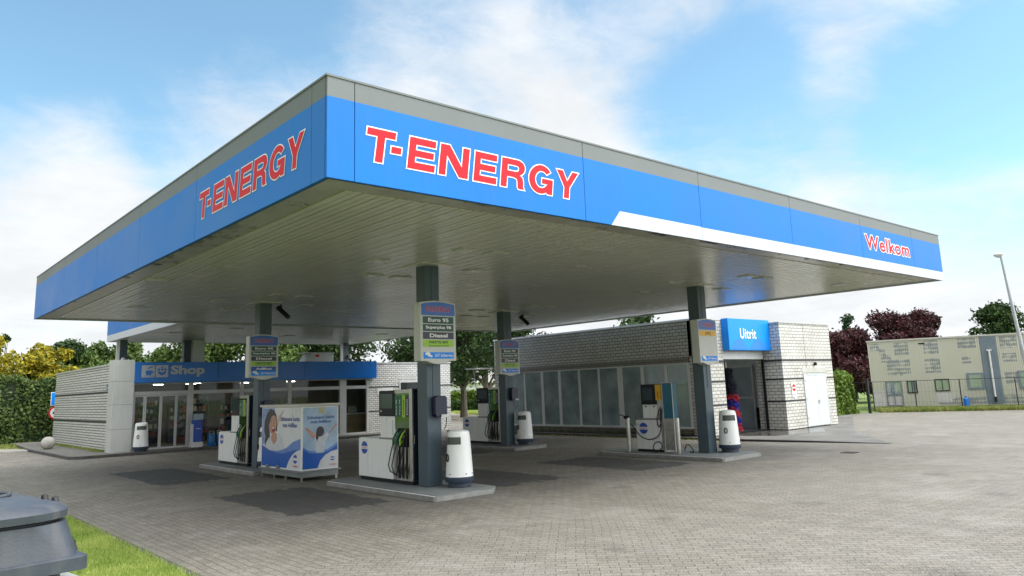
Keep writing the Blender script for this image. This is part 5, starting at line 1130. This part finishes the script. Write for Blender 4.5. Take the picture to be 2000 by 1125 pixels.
def tree(name, lab, x, y, h, cr, m, seed, n=3500, size=.2, z0=None, group=None, shape='round', trunk_r=.2, nc=14, base=0.0):
    r = random.Random(seed); t = thing(name, lab, 'tree', (x, y, base), group)
    z0 = h*.3 if z0 is None else z0; cl = []
    for i in range(nc):
        f = r.random(); z = z0+(h-z0)*(.12+.82*f)
        wd = cr*(math.sin(math.pi*min(.97, (.18+.72*f)))**.7 if shape == 'round' else (1.02-f)**.9 if shape == 'cone' else .8)
        a = r.uniform(0, 2*math.pi); q = wd*math.sqrt(r.random())*.85; cl.append((x+q*math.cos(a), y+q*math.sin(a), base+z, cr*r.uniform(.24, .42)*(1 if shape != 'cone' else (1.15-f))))
    cl.append((x, y, base+h-cr*.22, cr*.24)); crown_mesh('crown', cl, n, size, m, seed, t, loc=(x, y, base))
    tk = MB(); top = Vector((x+r.uniform(-.2, .2), y, base+z0+(h-z0)*.55)); tk.tube([(x, y, base), (x+.03, y, base+z0*.5), (x, y, base+z0), top], [trunk_r*1.25, trunk_r, trunk_r*.85, trunk_r*.3], 9)
    for c in cl[:9]:
        tk.tube([(x, y, base+z0*r.uniform(.75, 1.1)), (x+(c[0]-x)*.5, y+(c[1]-y)*.5, base+z0+(c[2]-base-z0)*.35), c[:3]], [trunk_r*.5, trunk_r*.3, trunk_r*.1], 6)
    tk.build('trunk', BARK, t); return t
L_DG = leafmat('leaf_dark_green', (.010,.030,.008), (.055,.105,.020), .2)
L_MG = leafmat('leaf_mid_green', (.018,.045,.008), (.075,.14,.028), .25, (.13,.20,.04))
L_YG = leafmat('leaf_yellow', (.035,.07,.008), (.27,.28,.015), .25, (.52,.42,.03))
L_PU = leafmat('leaf_purple', (.008,.004,.006), (.045,.014,.020), .15, (.11,.03,.035))
L_HD = leafmat('leaf_hedge', (.014,.050,.010), (.075,.165,.030), .25, (.16,.22,.06))
L_HB = leafmat('leaf_hedge_bright', (.02,.06,.006), (.13,.22,.025), .25, (.2,.3,.04))
L_CO = leafmat('leaf_conifer', (.015,.05,.02), (.06,.13,.04), .15)
L_RD = leafmat('leaf_red', (.05,.012,.010), (.22,.05,.04), .2)
def hedge(name, lab, p0, p1, d, h, m, n, size, seed, h1=None, rough=.12, group=None):
    p0, p1 = Vector((*p0, 0)), Vector((*p1, 0)); ln = (p1-p0).length; u = (p1-p0)/ln; nn = Vector((-u.y, u.x, 0)); h1 = h if h1 is None else h1
    mid = (p0+p1)/2+nn*d/2; t = thing(name, lab, 'hedge', (mid.x, mid.y, 0), group)
    r = np.random.default_rng(seed); U_ = np.array(u); N_ = np.array(nn); P0 = np.array(p0)
    a = r.uniform(0, ln, n); b = r.uniform(0, 1, n); c = r.uniform(0, 1, n); face = r.choice(4, n, p=[.46, .30, .12, .12])
    hh = h+(h1-h)*a/ln; b = np.where(face == 0, r.uniform(0, .12, n), b); c = np.where(face == 1, 1-r.uniform(0, .08, n), c); a = np.where(face == 2, r.uniform(0, .3, n), a); a = np.where(face == 3, ln-r.uniform(0, .3, n), a)
    bump = .5+.5*np.sin(a*1.7+seed)*np.sin(a*.63+c*4)
    P = P0+U_*a[:, None]+N_*((b*d+(bump-.5)*-rough*2*(face == 0)))[:, None]; P[:, 2] = hh*c*(1+.05*np.sin(a*1.3)+.03*np.sin(a*4.1))+r.normal(0, rough*.4, n)*(c > .9); P += r.normal(0, .05, (n, 3)); P[:, 2] = np.maximum(P[:, 2], .03)
    nrm = r.normal(size=(n, 3))+np.where((face == 1)[:, None], np.array([0, 0, 1.]), -N_); nrm /= np.linalg.norm(nrm, axis=1)[:, None]
    A = np.cross(nrm, r.normal(size=(n, 3))); A /= np.linalg.norm(A, axis=1)[:, None]; B = np.cross(nrm, A); s = size*r.uniform(.5, 1.4, n)[:, None]
    v = np.stack([P-A*s, P-B*s*.55, P+A*s, P+B*s*.55], 1).reshape(-1, 3)-np.array([mid.x, mid.y, 0])
    me = bpy.data.meshes.new('foliage'); me.from_pydata(v.tolist(), [], np.arange(4*n).reshape(-1, 4).tolist()); me.materials.append(m)
    ob = bpy.data.objects.new('foliage', me); COL.objects.link(ob); ob.parent = t
    # woody inside
    k = MB(); e = .22
    def pt(aa, bb, z): q = p0+u*aa+nn*bb; return (q.x, q.y, z)
    v = [pt(e, e, 0), pt(ln-e, e, 0), pt(ln-e, d-e, 0), pt(e, d-e, 0), pt(e, e, h-e), pt(ln-e, e, h1-e), pt(ln-e, d-e, h1-e), pt(e, d-e, h-e)]
    k.add(v, [(0,3,2,1),(4,5,6,7),(0,1,5,4),(1,2,6,5),(2,3,7,6),(3,0,4,7)]); k.build('inner_twigs', HCORE, t); return t
HCORE = mat('hedge_core', (.012,.022,.008), .9, var=.4, vs=4, bump=.8, bs=8)
hedge('clipped_hedge', 'tall clipped green hedge behind the grass at the left edge', (-14, 56.5), (10.5, 51.2), 2.4, 3.6, L_HD, 42000, .11, 3, h1=3.75, rough=.18)
hedge('green_hedge', 'bright green leafy hedge right of the wash building doors', (37.6, 20.6), (45.2, 21.3), 1.6, 2.3, L_HB, 15000, .10, 5, h1=2.25, rough=.15)
hedge('street_hedge', 'long low dark hedge on the far side of the street lawn', (43, 71), (62, 55), 1.5, .95, L_DG, 12000, .14, 6)
hedge('garden_hedge', 'brighter garden hedge before the white street house', (45, 74), (54.5, 66), 1.5, 1.95, L_HB, 10000, .15, 7)
# trees left
for i, (x, y, h, cr) in enumerate(((-1, 57, 6.0, 2.8), (2.6, 57, 6.0, 2.6), (6.2, 57.5, 6.5, 2.4), (9.8, 58, 6.0, 2.0))):
    tree('yellow_shrub', ['yellow-leaved shrub at the very left edge above the hedge', 'yellow-leaved shrub second from the left above the hedge', 'yellow-leaved shrub with the highest tip above the hedge', 'yellow-leaved shrub rightmost of its row above the hedge'][i], x, y, h, cr, L_YG, 20+i, 4200, .17, 1.2, 'yellow shrubs above the left hedge', nc=16)
tree('slim_poplar', 'thin dark tree tip standing out over the yellow shrubs', 5.9, 62, 8.1, .55, L_DG, 31, 500, .17, 3.5, shape='col', nc=9, trunk_r=.1)
tree('slim_poplar', 'second lower dark tree tip over the yellow shrubs', 7.9, 62, 7.0, .6, L_DG, 32, 450, .17, 3.5, shape='col', nc=7, trunk_r=.1)
for i, (x, y, h, cr, m) in enumerate(((12.2, 66, 6.6, 2.6, L_DG), (14.9, 67, 7.0, 2.5, L_MG), (17.6, 68, 6.9, 2.5, L_MG), (20.3, 69, 6.6, 2.2, L_MG))):
    tree('bushy_tree', ['dark green tree right of the yellow shrubs', 'green tree second right of the yellow shrubs', 'green tree with ragged top left of the rear canopy', 'green tree touching the leftmost rear canopy column'][i], x, y, h, cr, m, 40+i, 4500, .20, 1.5, 'trees left of the rear canopy', nc=16)
hedge('lower_bush', 'bright green bush row below the left trees, behind the shop wall', (9.5, 60.5), (21, 64), 2.2, 4.6, L_MG, 14000, .17, 44, h1=4.4, rough=.5)
for i, (x, y, h, cr, m) in enumerate(((18.2, 55, 7.6, 3.0, L_MG), (22.4, 55, 7.8, 3.2, L_MG), (26.6, 56, 8.2, 3.4, L_DG), (30.6, 57, 8.6, 3.5, L_DG))):
    tree('roof_side_tree', ['green tree seen between the first rear canopy columns', 'light green tree seen right of the white lit column face', 'dark green tree behind the rooftop cooling unit', 'dark tree behind the right end of the blue shop band'][i], x, y, h, cr, m, 50+i, 6500, .19, 2.0, 'trees behind the shop roof', nc=20)
for i, (x, y, h, cr, nn) in enumerate(((34.2, 49.0, 8.6, 3.8, 6500), (37.6, 49.6, 9.2, 3.9, 7500), (41.5, 51.5, 9.4, 3.9, 7500))):
    tree('street_tree', ['street tree with open crown above the right shop wall', 'street tree with dark thin trunk in the gap between shop and wash hall', 'street tree with thicker forked trunk beside the glazed wash hall'][i], x, y, h, cr, L_DG, 60+i, nn, .17, 2.6, 'dark street trees beyond the forecourt', trunk_r=.26, nc=22)
tree('wash_side_tree', 'green tree top showing over the wash hall roof', 40, 34, 7.4, 3.0, L_DG, 71, 5500, .16, 2.0, nc=18)
tree('wash_side_tree', 'low green tree top left end of the wash hall roof', 37, 42, 7.6, 3.2, L_DG, 72, 5500, .16, 2.0, nc=18)
tree('red_shrub', 'small red-leaved shrub beside the white street house', 48.2, 51.6, 3.4, 1.3, L_RD, 73, 1800, .12, .6, nc=9, trunk_r=.07)
# right trees
for i, (x, y, h, cr) in enumerate(((59.5, 32.5, 6.2, 3.2), (62.5, 29.5, 6.0, 3.0), (66.5, 27.5, 7.6, 3.6), (67.5, 25.9, 7.2, 2.6))):
    tree('copper_beech', ['purple-leaved tree just right of the wash building', 'purple-leaved tree filling the gap below the conifer', 'tallest purple-leaved tree behind the cream building corner', 'purple-leaved tree rightmost of the group behind the cream building'][i], x, y, h, cr, L_PU, 80+i, 15000, .17, .8, 'purple-leaved trees behind the hedge', nc=22)
tree('conifer', 'pointed green conifer between the purple-leaved trees', 74.5, 35.0, 8.3, 2.7, L_CO, 90, 9000, .17, 1.0, shape='cone', nc=70)
tree('round_tree', 'lone green tree above the roof of the cream building', 87, 25.2, 8.7, 3.0, L_DG, 93, 7000, .22, 1.0, nc=30)

# house across the street
hs = thing('street_house', 'low white bungalow with grey roof across the street', 'house', (64, 78, 0))
Hd = Vector((.77, -.64, 0)); Hn = Vector((-.64, -.77, 0)); HO = Vector((52, 84, 0))
def hb(mb, u0, u1, d0, d1, z0, z1):
    q = [HO+Hd*a+Hn*b for a, b in ((u0, d0), (u1, d0), (u1, d1), (u0, d1))]; v = [(p.x, p.y, z0) for p in q]+[(p.x, p.y, z1) for p in q]
    return mb.add(v, [(0,3,2,1),(4,5,6,7),(0,1,5,4),(1,2,6,5),(2,3,7,6),(3,0,4,7)])
m_ = MB(); hb(m_, 0, 22, -6, 0, 0, 3.0); m_.build('wall', WHITE, hs)
m_ = MB(); hb(m_, -.4, 22.4, -6.4, .5, 3.0, 3.3); m_.build('roof_edge', LWHITE, hs)
m_ = MB(); q = [HO+Hd*a+Hn*b for a, b in ((-.4, .4), (22.4, .4), (22.4, -6.3), (-.4, -6.3))]; rg = [HO+Hd*a+Hn*-3 for a in (1, 21)]
m_.add([(*p.to_2d(), 3.3) for p in q]+[(*p.to_2d(), 4.9) for p in rg], [(0,1,5,4),(2,3,4,5),(1,2,5),(3,0,4)]); m_.build('roof', mat('tile_roof', (.25,.24,.23), .8, var=.15, vs=3), hs)
for a in (3, 8, 13):
    m_ = MB(); hb(m_, a, a+2, 0, .05, 1.0, 2.2); m_.build('window', bpy.data.materials['far_glass'], hs)
aw = thing('wall_canopy', 'small flat white canopy on thin stay at the far end of the wash hall', 'awning', (26.1, 31.9, 3.0))
MB().box(24.9, 26.15, 31.75, 32.6, 3.24, 3.30).build('canopy_plate', ALU, aw); MB().tube([(25.1, 32.2, 3.24), (25.7, 32.2, .05)], .025, 6).build('stay', ALU, aw)
